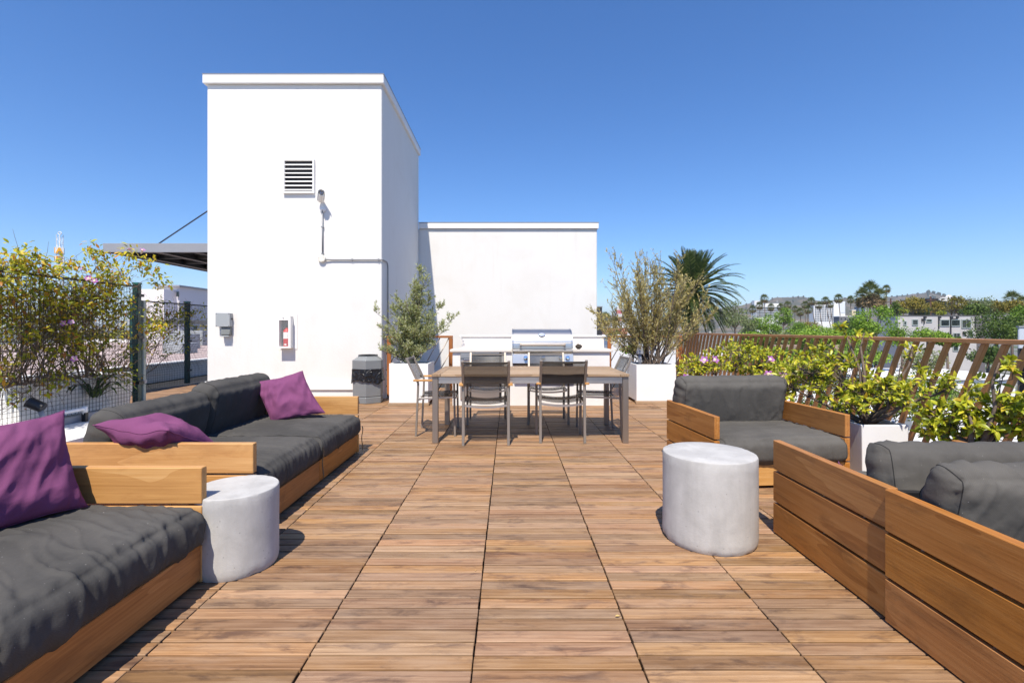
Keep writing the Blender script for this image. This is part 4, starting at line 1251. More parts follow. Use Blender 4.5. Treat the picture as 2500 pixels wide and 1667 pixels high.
vine_shrub('dense yellow-green shrub spreading from the planter by the armchair', (2.96, 4.0, .42),
    PL((1960, 900, 4.6, 80, 3.2), (2050, 925, 4.25, 80, 3.4), (2120, 945, 4.05, 65, 2.4), (1905, 930, 4.7, 60, 2), (2185, 960, 3.85, 50, 1.4), (2080, 985, 3.9, 40, 1.0), (2250, 925, 3.85, 60, .7), (2320, 945, 3.6, 60, .7), (2020, 870, 4.4, 45, 1.0), (2055, 800, 4.35, 24, .25), (2110, 812, 4.2, 26, .25), (2240, 850, 3.95, 30, .25)),
    2500, 57, .060)
vine_shrub('large-leaved yellow-green shrub behind the back-to-back seats', (3.05, 3.15, .37),
    PL((2300, 1015, 3.3, 55, 2.2), (2375, 1025, 3.2, 65, 2.6), (2455, 1005, 3.1, 60, 2.4), (2490, 960, 3.0, 45, .9), (2440, 885, 3.05, 34, .4), (2365, 965, 3.2, 40, .7), (2270, 1040, 3.35, 40, 1.0), (2520, 1020, 3.0, 60, 1.5)),
    1150, 71, .072)

# ---- vine on the left wire fence
def fence_vine(label, X, base, spans, nst, nleaf, seed, flowers=(), big=.078, sprays=()):
    rg = random.Random(seed)
    t = thing('flowering_vine', label, 'vine', base, group='vines on the wire fences')
    wd = MB(); lf = MB(); base = Vector(base)
    y0, y1, z0, z1 = spans
    ends = []
    for k in range(nst):
        e = Vector((X + rg.uniform(-.16, .10), rg.uniform(y0, y1), z0 + (z1 - z0) * rg.random() ** .55))
        b = base + Vector((rg.uniform(-.1, .1), rg.uniform(-.75, .75), 0))
        pts = []; n = 9
        for i in range(n + 1):
            f = i / n; q = b.lerp(e, f); q.z += .25 * math.sin(f * math.pi) * (e.z - b.z) * .4
            q += rvec(rg) * .05 * math.sin(f * math.pi); pts.append(q)
        r0 = rg.uniform(.004, .012)
        wd.tube(pts, [r0 * (1 - .75 * i / n) for i in range(n + 1)], 4, cap=False)
        ends.append(pts)
    for k in range(nst * 9):      # tangle of bare twigs
        pts = rg.choice(ends); p = pts[rg.randrange(3, 10)]
        d = Vector((rg.uniform(-.2, .2), rg.uniform(-1, 1), rg.uniform(-.7, .6)))
        wd.tube(shoot(rg, p, d, rg.uniform(.2, .6), 5, .3), [.0036, .0028, .0025, .002, .0018, .0012], 3, cap=False)
    for sp in sprays:
        (p, tip) = sp; p = Vector(p); tip = Vector(tip)
        pts = [p.lerp(tip, i / 7) + Vector((0, 0, .10 * math.sin(i / 7 * math.pi))) + rvec(rg) * .015 for i in range(8)]
        wd.tube(pts, [.004 - .0004 * i for i in range(8)], 4, cap=False); ends.append(pts * 1)
        for _ in range(13):
            q = pts[rg.randrange(4, 8)] + rvec(rg) * .05
            add_leaf(lf, 'ovate', q, rvec(rg) + Vector((0, 0, -.2)), Vector((-.2, -.5, 1)) + rvec(rg) * .5, big * rg.uniform(.7, 1.1), rg.random())
    while nleaf > 0:
        pts = rg.choice(ends); i = min(9, int(3 + 7 * rg.random() ** .6)); i = min(i, len(pts) - 1)
        c = pts[i] + rvec(rg) * .10
        if rg.random() > .35 + .65 * smoothstep(z0, z1, c.z): continue
        for _ in range(rg.randint(4, 8)):
            q = c + rvec(rg) * .07
            add_leaf(lf, 'ovate', q, rvec(rg) + Vector((.25, -.2, -.25)), Vector((.1, -.6, 1)) + rvec(rg) * .6, big * rg.uniform(.55, 1.1), rg.random()); nleaf -= 1
    wd.build('stem', M['twig'], t, smooth=True, fix=False)
    lf.build('foliage', leafmat('vine_leaf_mixed', [(0, (.15, .18, .02)), (.3, (.36, .39, .034)), (.6, (.58, .54, .045)), (.84, (.70, .50, .045)), (.93, (.55, .26, .04)), (1, (.36, .14, .05))], .4, .4), t, smooth=True, fix=False, kind='stuff')
    for (p, d, s) in flowers: flower(t, p, d, s)
X = -5.27
sprays = [((-5.27, 6.2, 1.85), at(225, 615, 6.1)), ((-5.27, 6.5, 1.85), at(325, 625, 6.4)), ((-5.27, 6.6, 1.85), at(370, 655, 6.6)), ((-5.27, 5.4, 1.85), at(50, 630, 5.3)), ((-5.27, 5.5, 1.85), at(115, 645, 5.5)), ((-5.27, 6.7, 1.7), at(390, 690, 6.8)),
          ((-5.27, 5.9, 1.85), at(165, 655, 5.8)), ((-5.27, 6.1, 1.85), at(265, 650, 6.2)), ((-5.27, 5.2, 1.8), at(15, 655, 5.1)), ((-5.27, 6.85, 1.5), at(395, 800, 6.9)), ((-5.2, 6.8, 1.3), at(372, 800, 6.75))]
fence_vine('tangled flowering vine covering the left wire fence', X, (-5.72, 6.1, .54), (4.6, 7.0, .30, 2.0), 85, 5600, 5,
    flowers=[(at(322, 617, 6.3), (-.3, -.3, .8), .038), (at(345, 618, 6.3), (.5, -.3, .7), .038), (at(210, 662, 6.0), (-.2, -.6, .5), .035), (at(222, 686, 5.9), (.1, -.7, .4), .042), (at(231, 690, 5.9), (.5, -.6, .3), .038), (at(163, 792, 5.7), (.1, -.8, .2), .038), (at(174, 790, 5.7), (.5, -.6, .3), .035), (at(189, 878, 5.7), (.2, -.8, .2), .042)], sprays=sprays)
fence_vine('thin vine climbing the bent wire fence by the tower', -7.08, (-7.5, 9.3, .3), (8.2, 11.3, .75, 1.85), 30, 1100, 9, big=.085)
fence_vine('second tangled vine at the left edge of the overgrown fence', X, (-5.72, 4.4, .55), (3.2, 5.4, .3, 1.98), 44, 2300, 15)
# strappy plant in the trough
rg = random.Random(2)
t = thing('strap_plant', 'dark green strap-leaved plant in the white trough', 'plant', (-5.55, 6.75, .2), group=None)
for k in range(26):
    a = rg.uniform(0, 6.28); d = Vector((math.cos(a) * .8, math.sin(a) * .8, rg.uniform(.4, 1.3)))
    s = shoot(rg, (-5.52 + rg.uniform(-.04, .04), 6.45 + rg.uniform(-.05, .05), .30), d, rg.uniform(.4, .75), 8, .04, grav=.55)
    m = MB(); vs = []; fs = []
    side = d.cross(Vector((0, 0, 1))).normalized()
    for i, p in enumerate(s):
        w = .022 * math.sin(math.pi * min(1, (i + .6) / 9)) ; vs += [p - side * w, p + Vector((0, 0, -.006)), p + side * w]
    for i in range(8): fs += [(i * 3, i * 3 + 1, i * 3 + 4, i * 3 + 3), (i * 3 + 1, i * 3 + 2, i * 3 + 5, i * 3 + 4)]
    if k == 0: M['strap'] = leafmat('strap_leaf', [(0, (.02, .05, .015)), (.5, (.05, .10, .025)), (1, (.14, .2, .04))], .25, .35)
    m.add(vs, fs, rg.random()).build('leaf', M['strap'], t, smooth=True, fix=False)
# ================================================================ the town beyond the roof
k = NT('town_ground'); p = k.gen()
n = k.noise(p, .02, 6, .6); n2 = k.noise(p, .12, 4, .6)
c = k.ramp(n, [(.35, (.10, .10, .10)), (.5, (.17, .165, .15)), (.56, (.06, .09, .03)), (.75, (.09, .11, .045))])
c = k.mix(k.ramp(n2, [(.55, (0, 0, 0)), (.62, (.6, .6, .6))]), c, (.33, .31, .29))
M['ground'] = k.set(Base_Color=c, Roughness=.9)
g = MB(); NG = 40
vs = [(-6000 + 14000 * i / NG, -3000 + 12000 * j / NG, GROUND) for i in range(NG + 1) for j in range(NG + 1)]
fs = [(i * (NG + 1) + j, (i + 1) * (NG + 1) + j, (i + 1) * (NG + 1) + j + 1, i * (NG + 1) + j + 1) for i in range(NG) for j in range(NG)]
g.add(vs, fs).build('ground', M['ground'], kind='structure', fix=False)

# hills
k = NT('chaparral_hill'); p = k.gen()
n = k.noise(p, .012, 7, .65); n2 = k.noise(p, .05, 5, .6)
c = k.ramp(n, [(.35, (.045, .055, .022)), (.5, (.10, .085, .045)), (.62, (.20, .145, .085)), (.72, (.07, .075, .03))])
c = k.mix(k.ramp(n2, [(.60, (0, 0, 0)), (.66, (.8, .8, .8))]), c, (.035, .05, .02))
M['hill'] = k.set(Base_Color=c, Roughness=.95)
def ridge(u):
    pts = [(1200, 795), (1440, 772), (1500, 768), (1560, 780), (1700, 778), (1780, 748), (1860, 738), (1895, 726), (1960, 724), (2000, 736), (2040, 733), (2070, 724), (2110, 742), (2170, 724), (2230, 720), (2270, 713), (2310, 722), (2400, 735), (2500, 738), (2900, 730), (3600, 750), (4600, 770)]
    for (a, b), (c_, d) in zip(pts[:-1], pts[1:]):
        if a <= u <= c_:
            t_ = (u - a) / (c_ - a); t_ = t_ * t_ * (3 - 2 * t_); return b + (d - b) * t_
    return 803
hm = MB(); nu, nd = 260, 44
vs = []
for i in range(nu + 1):
    u = 1200 + 3300 * i / nu
    for j in range(nd + 1):
        f = j / nd; D = 1500 + 1700 * f
        crest = CAM_H + (803 - ridge(u)) * 2600 / FPX
        s = smoothstep(0, .66, f) * (1 - .35 * smoothstep(.68, 1, f))
        X_ = (u - 1242) * D / FPX
        gully = abs(noise.noise(Vector((X_ / 190, D / 420, 0)))) * 42 * s * (1 - s * .75) + noise.noise(Vector((X_ / 60, D / 90, 5))) * 9 * s + noise.noise(Vector((X_ / 22, D / 60, 9))) * 3 * s
        vs.append((X_, D, GROUND - 2 + (crest - GROUND) * s - gully))
fs = [(i * (nd + 1) + j, (i + 1) * (nd + 1) + j, (i + 1) * (nd + 1) + j + 1, i * (nd + 1) + j + 1) for i in range(nu) for j in range(nd)]
hm.add(vs, fs).build('hills', M['hill'], smooth=True, kind='structure', fix=False)
# houses and scrub too small to count on the hillsides
rg = random.Random(77); hh = MB(); sc = MB()
for _ in range(260):
    u = rg.uniform(1500, 2900); f = rg.uniform(.05, .5); i = int((u - 1200) / 3300 * nu); j = int(f * nd)
    q = Vector(vs[i * (nd + 1) + j]); s = rg.uniform(5, 13)
    hh.box(q + Vector((rg.uniform(-6, 6), 0, 2)), (s, rg.uniform(5, 10), rg.uniform(4, 9)), None, rg.random())
hh.build('hillside_houses', plain('pale_house_mix', (.55, .52, .47), .8, var=.25, vscale=.05), kind='stuff', fix=False)
hillhouse = bpy.data.objects['hillside_houses']; tag(hillhouse, 'scatter of tiny pale houses on the far hillside', 'houses')
for _ in range(900):
    u = rg.uniform(1700, 2900); f = rg.choice((rg.uniform(.3, .62), rg.gauss(.655, .015))); i = int((u - 1200) / 3300 * nu); j = max(1, min(nd, int(f * nd)))
    q = Vector(vs[i * (nd + 1) + j]); s = rg.uniform(1.5, 4.5)
    if 2250 < u < 2310: s *= 2.4
    vv = [Vector((math.cos(a) * math.cos(b), math.sin(a) * math.cos(b), math.sin(b))) for b in (-.6, .3, 1.1) for a in [m_ * math.pi / 3 for m_ in range(6)]]
    vv = [q + w * s * (1 + .4 * noise.noise(w * 2 + q)) + Vector((0, 0, s * .4)) for w in vv]
    sc.add(vv, [(a * 6 + b, a * 6 + (b + 1) % 6, (a + 1) * 6 + (b + 1) % 6, (a + 1) * 6 + b) for a in range(2) for b in range(6)] + [(12, 13, 14, 15, 16, 17)], rg.random())
sc.build('hillside_scrub', plain('dark_scrub', (.035, .05, .02), .9), kind='stuff', fix=False)
tag(bpy.data.objects['hillside_scrub'], 'dark scrub and small trees dotted over the far hills', 'scrub')

# ---------------------------------------------------------------- broadleaf trees
LM = {}
def treemat(key, a, b, c_, d=None):
    if key not in LM: LM[key] = leafmat('tree_leaf_' + key, [(0, a), (.4, b), (.8, c_), (1, d or c_)], .3, .5, .2)
    return LM[key]
GREEN = ('bright_green', (.08, .155, .018), (.17, .29, .032), (.28, .42, .06))
DARK = ('dark_green', (.03, .06, .014), (.07, .12, .024), (.14, .20, .04))
OLIVEY = ('golden_olive', (.10, .10, .02), (.21, .185, .035), (.33, .26, .05))
GREYG = ('grey_green', (.085, .115, .05), (.16, .20, .09), (.26, .30, .14))
LIME = ('lime', (.12, .17, .015), (.24, .28, .025), (.36, .38, .05))
def tree(label, x, y, rx, ry, Y, colr, seed, n=2200, leaf=.32, airy=0.0, cat='tree', name='tree', group='trees beyond the terrace', lean=0):
    rg = random.Random(seed)
    c = at(x, y, Y); a = rx * Y / FPX; b = ry * Y / FPX; dpt = a * .9
    foot = Vector((c.x + lean, c.y, GROUND - .1))
    t = thing(name, label, cat, foot, group=group)
    wd = MB(); lf = MB()
    fork = Vector((c.x + lean * .3, c.y, c.z - b * .75))
    tr = .035 * max(a, b) + .10
    wd.tube([foot, foot.lerp(fork, .5) + Vector((rg.uniform(-.3, .3), 0, 0)), fork], [tr * 1.3, tr, tr * .8], 8)
    lobes = []
    nl = rg.randint(13, 18)
    for i in range(nl):
        q = rvec(rg); q.y *= .8
        if q.z < -.55: q.z *= .5
        e = c + Vector((q.x * a * .68, q.y * dpt * .68, q.z * b * .66))
        lobes.append((e, rg.uniform(.30, .52)))
        wd.tube([fork, fork.lerp(e, .5) + rvec(rg) * a * .06, e], [tr * .5, tr * .28, tr * .08], 5, cap=False)
    lobes.append((c, .5))
    for i in range(n):
        e, f = rg.choice(lobes); q = rvec(rg); rr = 1 - rg.random() ** 2 * .55
        p = e + Vector((q.x * a * f, q.y * dpt * f, q.z * b * f * .85)) * rr
        if airy and noise.noise(p * (1.6 / max(a, .5))) < airy - .5: continue
        s = leaf * rg.uniform(.6, 1.35)
        tone = .5 + .35 * noise.noise(e * .7) + rg.uniform(-.28, .28)
        add_leaf(lf, 'blade', p, rvec(rg) + Vector((0, 0, -.2)), (q + rvec(rg) * .7 + Vector((0, 0, .5))), s, min(.99, max(.01, tone)), 2.6)
    wd.build('trunk', M['bark'], t, smooth=True, fix=False)
    lf.build('crown', treemat(*colr), t, fix=False, kind='stuff')
c6 = lambda X_, Y_: (1820 + X_ / 3.459, 660 + Y_ / 3.459)
def T6(label, X_, Y_, RX, RY, depth, colr, seed, **kw):
    x, y = c6(X_, Y_); tree(label, x, y, RX / 3.459, RY / 3.459, depth, colr, seed, **kw)
T6('bright green tree farthest left above the brown fence', 150, 450, 105, 100, 105, GREEN, 1)
T6('bright green tree with a bare grey limb beside the banded office', 320, 400, 85, 90, 115, GREEN, 2)
T6('low round green tree just over the fence rail, left end', 130, 600, 130, 95, 70, GREEN, 3, n=1800)
T6('wide low green tree just over the fence rail below the palms', 400, 570, 130, 110, 80, GREEN, 4)
T6('wide green tree in front of the white office tower', 620, 560, 150, 105, 75, GREEN, 5)
T6('tall feathery green tree left of the grey apartment house', 1090, 440, 190, 150, 52, GREEN, 6, n=3600, airy=.35, leaf=.22)
T6('feathery green tree standing before the grey apartment house', 1330, 560, 170, 120, 46, GREEN, 7, n=2800, airy=.4, leaf=.2)
T6('small feathery green tree under the apartment windows', 1540, 520, 110, 85, 50, GREEN, 8, n=1600, airy=.4, leaf=.2)
T6('golden olive tree on the slope behind the apartment house, left one', 1410, 300, 140, 85, 110, OLIVEY, 9, leaf=.42)
T6('dark shrub-like tree at the left end of the apartment roof', 1280, 320, 55, 60, 108, DARK, 10, n=900, leaf=.42)
T6('golden olive tree on the slope behind the apartment house, right one', 1800, 300, 165, 90, 115, OLIVEY, 11, leaf=.42)
T6('tall grey-green eucalyptus behind the apartment house', 2000, 300, 110, 105, 108, GREYG, 12, leaf=.4, airy=.2)
T6('lime green shrub on the slope above the apartment roof', 1655, 362, 42, 20, 92, LIME, 13, n=500, cat='shrub', name='shrub')
T6('small lime green shrub at the left of the apartment roof', 1335, 345, 38, 20, 92, LIME, 14, n=450, cat='shrub', name='shrub')
T6('big dark green tree right of the apartment house', 2120, 500, 230, 160, 62, DARK, 15, n=4200, leaf=.26)
T6('dark green tree at the right edge of the picture', 2350, 470, 150, 140, 66, DARK, 16, n=2600, leaf=.26)
T6('golden tree below the distant skirted palm on the right', 2250, 305, 130, 60, 105, OLIVEY, 17, leaf=.4)
T6('green tree seen through the fence fins, centre', 1000, 690, 220, 130, 40, GREEN, 18, n=2600, airy=.3, leaf=.2)
T6('green tree seen through the fence fins, left', 560, 700, 220, 120, 48, DARK, 19, n=2200)
T6('airy green tree behind the fence fins near the white roofs', 1500, 780, 190, 150, 34, GREYG, 20, n=2200, airy=.45, leaf=.18)
T6('dark bush beside the bungalow below', 2050, 720, 160, 90, 60, DARK, 21, n=1600)
T6('airy green bush behind the right-hand fence fins', 1960, 1060, 200, 130, 22, GREYG, 22, n=1600, airy=.5, leaf=.13)
T6('shaded green tree behind the fence fins by the armchair', 250, 770, 240, 130, 40, GREEN, 23, n=2400)
T6('low green bush behind the fence fins in the middle', 1150, 960, 260, 150, 26, GREYG, 24, n=2200, airy=.4, leaf=.15)
for i, (X_, Y_, RX, RY, dep, cl, lab) in enumerate((
    (40, 520, 90, 90, 120, GREYG, 'grey-green tree low at the left end of the tree belt'),
    (230, 520, 100, 80, 125, GREEN, 'green tree in the tree belt below the banded office'),
    (470, 500, 110, 75, 150, GREEN, 'green tree in the tree belt under the leaning palms'),
    (560, 470, 80, 50, 200, OLIVEY, 'olive tree far back under the leaning palms'),
    (760, 510, 120, 80, 120, GREEN, 'green tree in the tree belt under the white lift core'),
    (900, 500, 110, 90, 90, DARK, 'darker green tree left of the feathery one'),
    (860, 590, 120, 80, 65, GREEN, 'low bright green tree over the rail near the feathery one'),
    (1230, 380, 90, 70, 120, GREEN, 'green tree at the left corner of the apartment roof'),
    (1480, 345, 90, 50, 112, DARK, 'dark green tree low on the slope behind the apartment roof'),
    (1600, 320, 80, 60, 125, OLIVEY, 'olive tree on the slope between the two golden ones'),
    (1930, 350, 110, 70, 104, DARK, 'dark green tree behind the right end of the apartment roof'),
    (2120, 330, 110, 80, 110, OLIVEY, 'golden green tree on the skyline left of the skirted palm'),
    (2330, 370, 90, 80, 100, GREEN, 'green tree under the palms at the right edge'),
    (60, 590, 110, 70, 62, GREEN, 'bright green tree nearest the date palm over the rail'),
    (300, 600, 120, 70, 64, GREYG, 'grey-green tree just over the rail under the banded office'),
    (520, 590, 120, 80, 60, GREEN, 'bright green tree just over the rail under the leaning palms'),
    (740, 590, 110, 80, 58, GREEN, 'bright green tree just over the rail under the office tower'),
    (980, 560, 120, 80, 60, GREEN, 'bright green tree just over the rail left of the feathery one'),
    (1700, 590, 110, 60, 60, GREEN, 'green tree just over the rail below the wide windows'),
    (1130, 320, 60, 50, 130, GREEN, 'small green tree at the foot of the skirted palms'))):
    T6(lab, X_, Y_, RX, RY, dep, cl, 500 + i, n=2600, leaf=.40)
T6('green tree crowding the far end of the brown fence', 60, 760, 200, 170, 30, GREEN, 40, n=2600, leaf=.17)
T6('green tree filling the fins beside the armchair cushion', 640, 860, 300, 200, 26, GREEN, 41, n=3200, leaf=.15)
T6('green tree filling the fins behind the small white planter', 1150, 1120, 330, 180, 20, DARK, 42, n=2600, leaf=.12)
T6('green bush low behind the fins in the middle of the fence', 700, 1120, 300, 150, 22, DARK, 43, n=2200, leaf=.13)
T6('green tree low behind the fins under the bungalow', 1560, 1010, 240, 170, 24, GREEN, 44, n=2400, leaf=.14, airy=.3)
tree('soft grey-green weeping tree behind the date palm', 1795, 770, 40, 42, 80, GREYG, 25, n=2200, airy=.3)
tree('soft grey-green tree between the date palm and the far palms', 1830, 790, 22, 25, 90, GREYG, 26, n=900)
tree('dark round tree behind the willow bush, by the red building', 1500, 815, 14, 12, 75, DARK, 27, n=600)
tree('green tree seen between the railing rods', 1575, 820, 30, 24, 60, GREEN, 28, n=1000)
tree('green hedge tree low behind the railing rods', 1545, 852, 28, 14, 40, GREEN, 29, n=900, leaf=.22)

# ---------------------------------------------------------------- date palm
def date_palm():
    rg = random.Random(3); Y = 42.0
    c = at(1690, 716, Y)
    t = thing('date_palm', 'big dark green date palm with arching fronds behind the willow bush', 'palm tree', (c.x, c.y, GROUND))
    tk = MB()
    n = 26; pts = [Vector((c.x, c.y, GROUND + (c.z - .4 - GROUND) * i / n)) for i in range(n + 1)]
    tk.tube(pts, [.52 + (.05 if i % 2 else -.02) + .12 * (i > 22) for i in range(n + 1)], 12)
    tk.build('trunk', M['bark'], t, smooth=True)
    lf = leafmat('date_frond', [(0, (.025, .05, .015)), (.5, (.055, .09, .024)), (.85, (.12, .155, .04)), (1, (.24, .25, .08))], .2, .4, .4)
    for k in range(120):
        f = (k + .5) / 120
        el = R(88 - 138 * f ** 1.1); az = k * 2.39996 + rg.uniform(-.15, .15)
        L = rg.uniform(4.0, 4.7) * (.78 + .22 * min(1, f * 2.6))
        d = Vector((math.cos(az) * math.cos(el), math.sin(az) * math.cos(el), math.sin(el)))
        pts = [c + d * .25]; dd = d.copy(); ns = 22
        for i in range(ns):
            dd = (dd + Vector((0, 0, -.014 - .085 * (i / ns) ** 1.3 * (.22 + math.cos(el))))).normalized(); pts.append(pts[-1] + dd * (L / ns))
        m = MB(); m.tube(pts, [.035 * (1 - .85 * i / ns) for i in range(ns + 1)], 4, rnd=.9, cap=False)
        for i in range(3, ns * 3):
            g = i / 3; a = min(ns - 1, int(g)); p = pts[a].lerp(pts[a + 1], g - a)
            tg = (pts[a + 1] - pts[a]).normalized(); sd = tg.cross(Vector((0, 0, 1)))
            if sd.length < .05: sd = tg.orthogonal()
            sd.normalize(); nn = sd.cross(tg)
            ll = .66 * math.sin(math.pi * min(1, (g + 1.5) / (ns + 2))) ** .6
            for s in (-1, 1):
                dv = tg * .75 + sd * s * .75 + nn * .25 + Vector((0, 0, -.15)) + rvec(rg) * .08
                add_leaf(m, 'blade', p, dv, nn + sd * s * .5, ll, rg.random() * .85, .65)
        m.build('frond', lf, t, fix=False)
date_palm()

# ---------------------------------------------------------------- fan palms
def fan_meshes(seed, skirt):
    rg = random.Random(seed); cr = MB(); sk = MB()
    for k in range(34):
        f = (k + .5) / 34; el = R(88 - 118 * f); az = k * 2.39996
        d = Vector((math.cos(az) * math.cos(el), math.sin(az) * math.cos(el), math.sin(el)))
        e = d * rg.uniform(.42, .58); e.z -= .10 * f
        cr.tube([(0, 0, 0), e], .010, 3, rnd=.7, cap=False)
        x, y, z = frame(d, Vector((0, 0, 1)))
        for j in range(11):
            a = R(-75 + 15 * j); dv = x * math.cos(a) + y * math.sin(a) + Vector((0, 0, -.28)) * abs(math.sin(a * .7)) - Vector((0, 0, .15))
            add_leaf(cr, 'blade', e, dv, z, rg.uniform(.42, .56), rg.random() * .8, .62)
    for k in range(int(60 * skirt)):
        az = rg.uniform(0, 6.28); q = Vector((math.cos(az), math.sin(az), 0)); p = q * .10 + Vector((0, 0, -.05 - rg.random() * .35 * skirt))
        e = p + q * rg.uniform(.15, .5) + Vector((0, 0, -rg.uniform(.2, .5)))
        for j in range(6):
            add_leaf(sk, 'blade', p.lerp(e, .5), (e - p) + rvec(rg) * .35, rvec(rg), rg.uniform(.35, .6), rg.random(), .7)
    a = cr.mesh('crown', fix=False); b = sk.mesh('skirt', fix=False)
    a.materials.append(FPM); b.materials.append(FSM)
    return a, b
FPM = leafmat('fan_palm_leaf', [(0, (.05, .085, .022)), (.5, (.12, .155, .04)), (.85, (.22, .235, .08)), (1, (.32, .29, .13))], .25, .45)
FSM = leafmat('dead_palm_leaf', [(0, (.20, .14, .07)), (.5, (.36, .26, .14)), (1, (.52, .40, .24))], .2, .8)
fans = [fan_meshes(1, 1.0), fan_meshes(2, .7), fan_meshes(3, 1.0), fan_meshes(4, 2.2)]
ORD = ['first', 'second', 'third', 'fourth', 'fifth', 'sixth', 'seventh', 'eighth', 'ninth', 'tenth', 'eleventh', 'twelfth', 'thirteenth', 'fourteenth', 'fifteenth', 'sixteenth', 'seventeenth', 'eighteenth']
def fan_palm(label, x, y, rpx, Y, var, seed, lean=0.0, group='fan palms'):
    rg = random.Random(seed); c = at(x, y, Y); r = rpx * Y / FPX
    foot = Vector((c.x + lean, c.y, GROUND - .1))
    t = thing('fan_palm', label, 'palm tree', foot, group=group)
    MB().tube([foot, foot.lerp(c, .35) + Vector((lean * -.12, 0, 0)), foot.lerp(c, .7) + Vector((lean * -.1, 0, 0)), c], [.06 * r + .16, .05 * r + .10, .04 * r + .08, .035 * r + .07], 7).build('trunk', M['bark'], t, smooth=True)
    a, b = fans[var]
    rz = rg.uniform(0, 6)
    put('crown', a, None, t, loc=c, rot=(rg.uniform(-.12, .12), rg.uniform(-.12, .12), rz), scale=(r, r, r))
    put('dead_skirt', b, None, t, loc=c, rot=(0, 0, rz), scale=(r, r, r))
c1 = lambda X_, Y_: (1820 + X_ / 6.918, 680 + Y_ / 6.918)
far = [(120, 515, 85, 330, 1, 0), (240, 455, 80, 300, 0, 1), (318, 335, 88, 240, 0, 2), (430, 478, 75, 300, 2, 0), (590, 480, 75, 300, 1, -2), (710, 450, 85, 290, 2, 1), (835, 515, 75, 310, 1, 0), (925, 560, 85, 260, 2, 2), (1005, 440, 75, 300, 0, 1), (1060, 520, 85, 250, 2, -1), (1112, 385, 85, 250, 0, 6), (1243, 452, 78, 250, 1, 5), (1350, 372, 82, 250, 0, 7), (1432, 432, 72, 260, 2, 4), (1570, 335, 92, 230, 0, 4), (1775, 355, 80, 250, 1, 1)]
for i, (X_, Y_, r, dep, var, lean) in enumerate(far):
    x, y = c1(X_, Y_)
    fan_palm('slender fan palm in the far row against the hills, %s from the left' % ORD[i], x, y, r / 6.918, dep, var, 200 + i, lean, 'far row of fan palms')
fan_palm('large fan palm with a thick tan skirt, tallest of the close cluster', 2124, 712, 30, 120, 3, 301, 0, 'cluster of skirted palms')
fan_palm('skirted fan palm at the left of the close cluster', 2105, 722, 22, 125, 3, 302, 1, 'cluster of skirted palms')
fan_palm('skirted fan palm at the right of the close cluster', 2146, 722, 22, 122, 3, 303, -1, 'cluster of skirted palms')
fan_palm('small fan palm poking up right of the close cluster', 2164, 705, 12, 150, 0, 304, 0, 'cluster of skirted palms')
fan_palm('skirted fan palm above the golden tree at the right edge', 2472, 730, 23, 130, 3, 305, 0, 'skirted palms on the right')
fan_palm('second skirted palm half cut by the right edge', 2494, 738, 17, 135, 3, 306, 0, 'skirted palms on the right')
fan_palm('fan palm beside the dark duct, left of the willow bush', 1478, 778, 20, 70, 2, 307, 0, 'palms by the red building')
fan_palm('smaller fan palm between the duct and the willow bush', 1502, 784, 14, 75, 1, 308, 0, 'palms by the red building')
fan_palm('fan palm showing through the willow bush', 1545, 782, 13, 80, 1, 309, 0, 'palms by the red building')

# ---------------------------------------------------------------- buildings
def fbox(name, x0, x1, ytop, Y, depth, mat, parent, zb=None):
    a = at(x0, ytop, Y); b = at(x1, ytop, Y)
    return MB().ext(a.x, b.x, Y, Y + depth, GROUND if zb is None else zb, a.z).build(name, mat, parent)
def bthing(label, x0, x1, Y, cat='building', name='building', group=None):
    a = at(x0, 803, Y); b = at(x1, 803, Y)
    return thing(name, label, cat, ((a.x + b.x) / 2, Y, GROUND), group=group)
wall_white = plain('white_render', (.72, .71, .70), .8, var=.04)
wall_grey = plain('pale_grey_render', (.47, .45, .44), .85, var=.06, vscale=.6)
# apartment house
Y = 72.0
c2 = lambda X_, Y_: at(2150 + X_ / 6.72, 690 + Y_ / 6.72, Y)
t = bthing('pale grey apartment house with black downpipes and three wide windows', 2193, 2384, Y, name='apartment_house')
a = c2(285, 548); b = c2(1572, 548)
MB().ext(a.x, b.x, Y, Y + 4, GROUND, a.z).build('wall', wall_grey, t)
MB().ext(a.x - .05, b.x + .05, Y - .06, Y + 4.1, a.z + .001, a.z + .12).build('roof_edge', plain('dark_roof_edge', (.12, .11, .10), .7), t)
def win(parent, x0, x1, y0, y1, frame_=.10, sill=True, two=False):
    p0 = c2(x0, y1); p1 = c2(x1, y0)
    m = MB(); m.ext(p0.x - frame_, p0.x, Y - .10, Y - .002, p0.z - frame_, p1.z + frame_); m.ext(p1.x, p1.x + frame_, Y - .10, Y - .002, p0.z - frame_, p1.z + frame_)
    m.ext(p0.x, p1.x, Y - .10, Y - .002, p1.z, p1.z + frame_); m.ext(p0.x, p1.x, Y - .10, Y - .002, p0.z - frame_, p0.z)
    w_ = m.build('window', plain('window_frame_grey', (.33, .38, .36), .5), parent)
    MB().ext(p0.x, p1.x, Y - .04, Y - .003, p0.z, p1.z).build('pane', M['dark_glass'], w_)
    if two: MB().ext((p0.x + p1.x) / 2 - .04, (p0.x + p1.x) / 2 + .04, Y - .09, Y - .041, p0.z, p1.z).build('mullion', M['grey_steel'], w_)
for (x0, x1, y0, y1, tw) in ((985, 1115, 615, 705, 0), (1158, 1290, 615, 705, 0), (1332, 1468, 615, 735, 1), (522, 600, 612, 688, 0), (752, 828, 606, 640, 0), (380, 410, 640, 690, 0), (520, 600, 805, 850, 0), (1195, 1290, 835, 900, 1), (1445, 1500, 820, 880, 0), (1040, 1085, 838, 900, 0), (1190, 1260, 1040, 1110, 0)):
    win(t, x0, x1, y0, y1, two=tw)
pipe = plain('black_downpipe', (.03, .03, .032), .5)
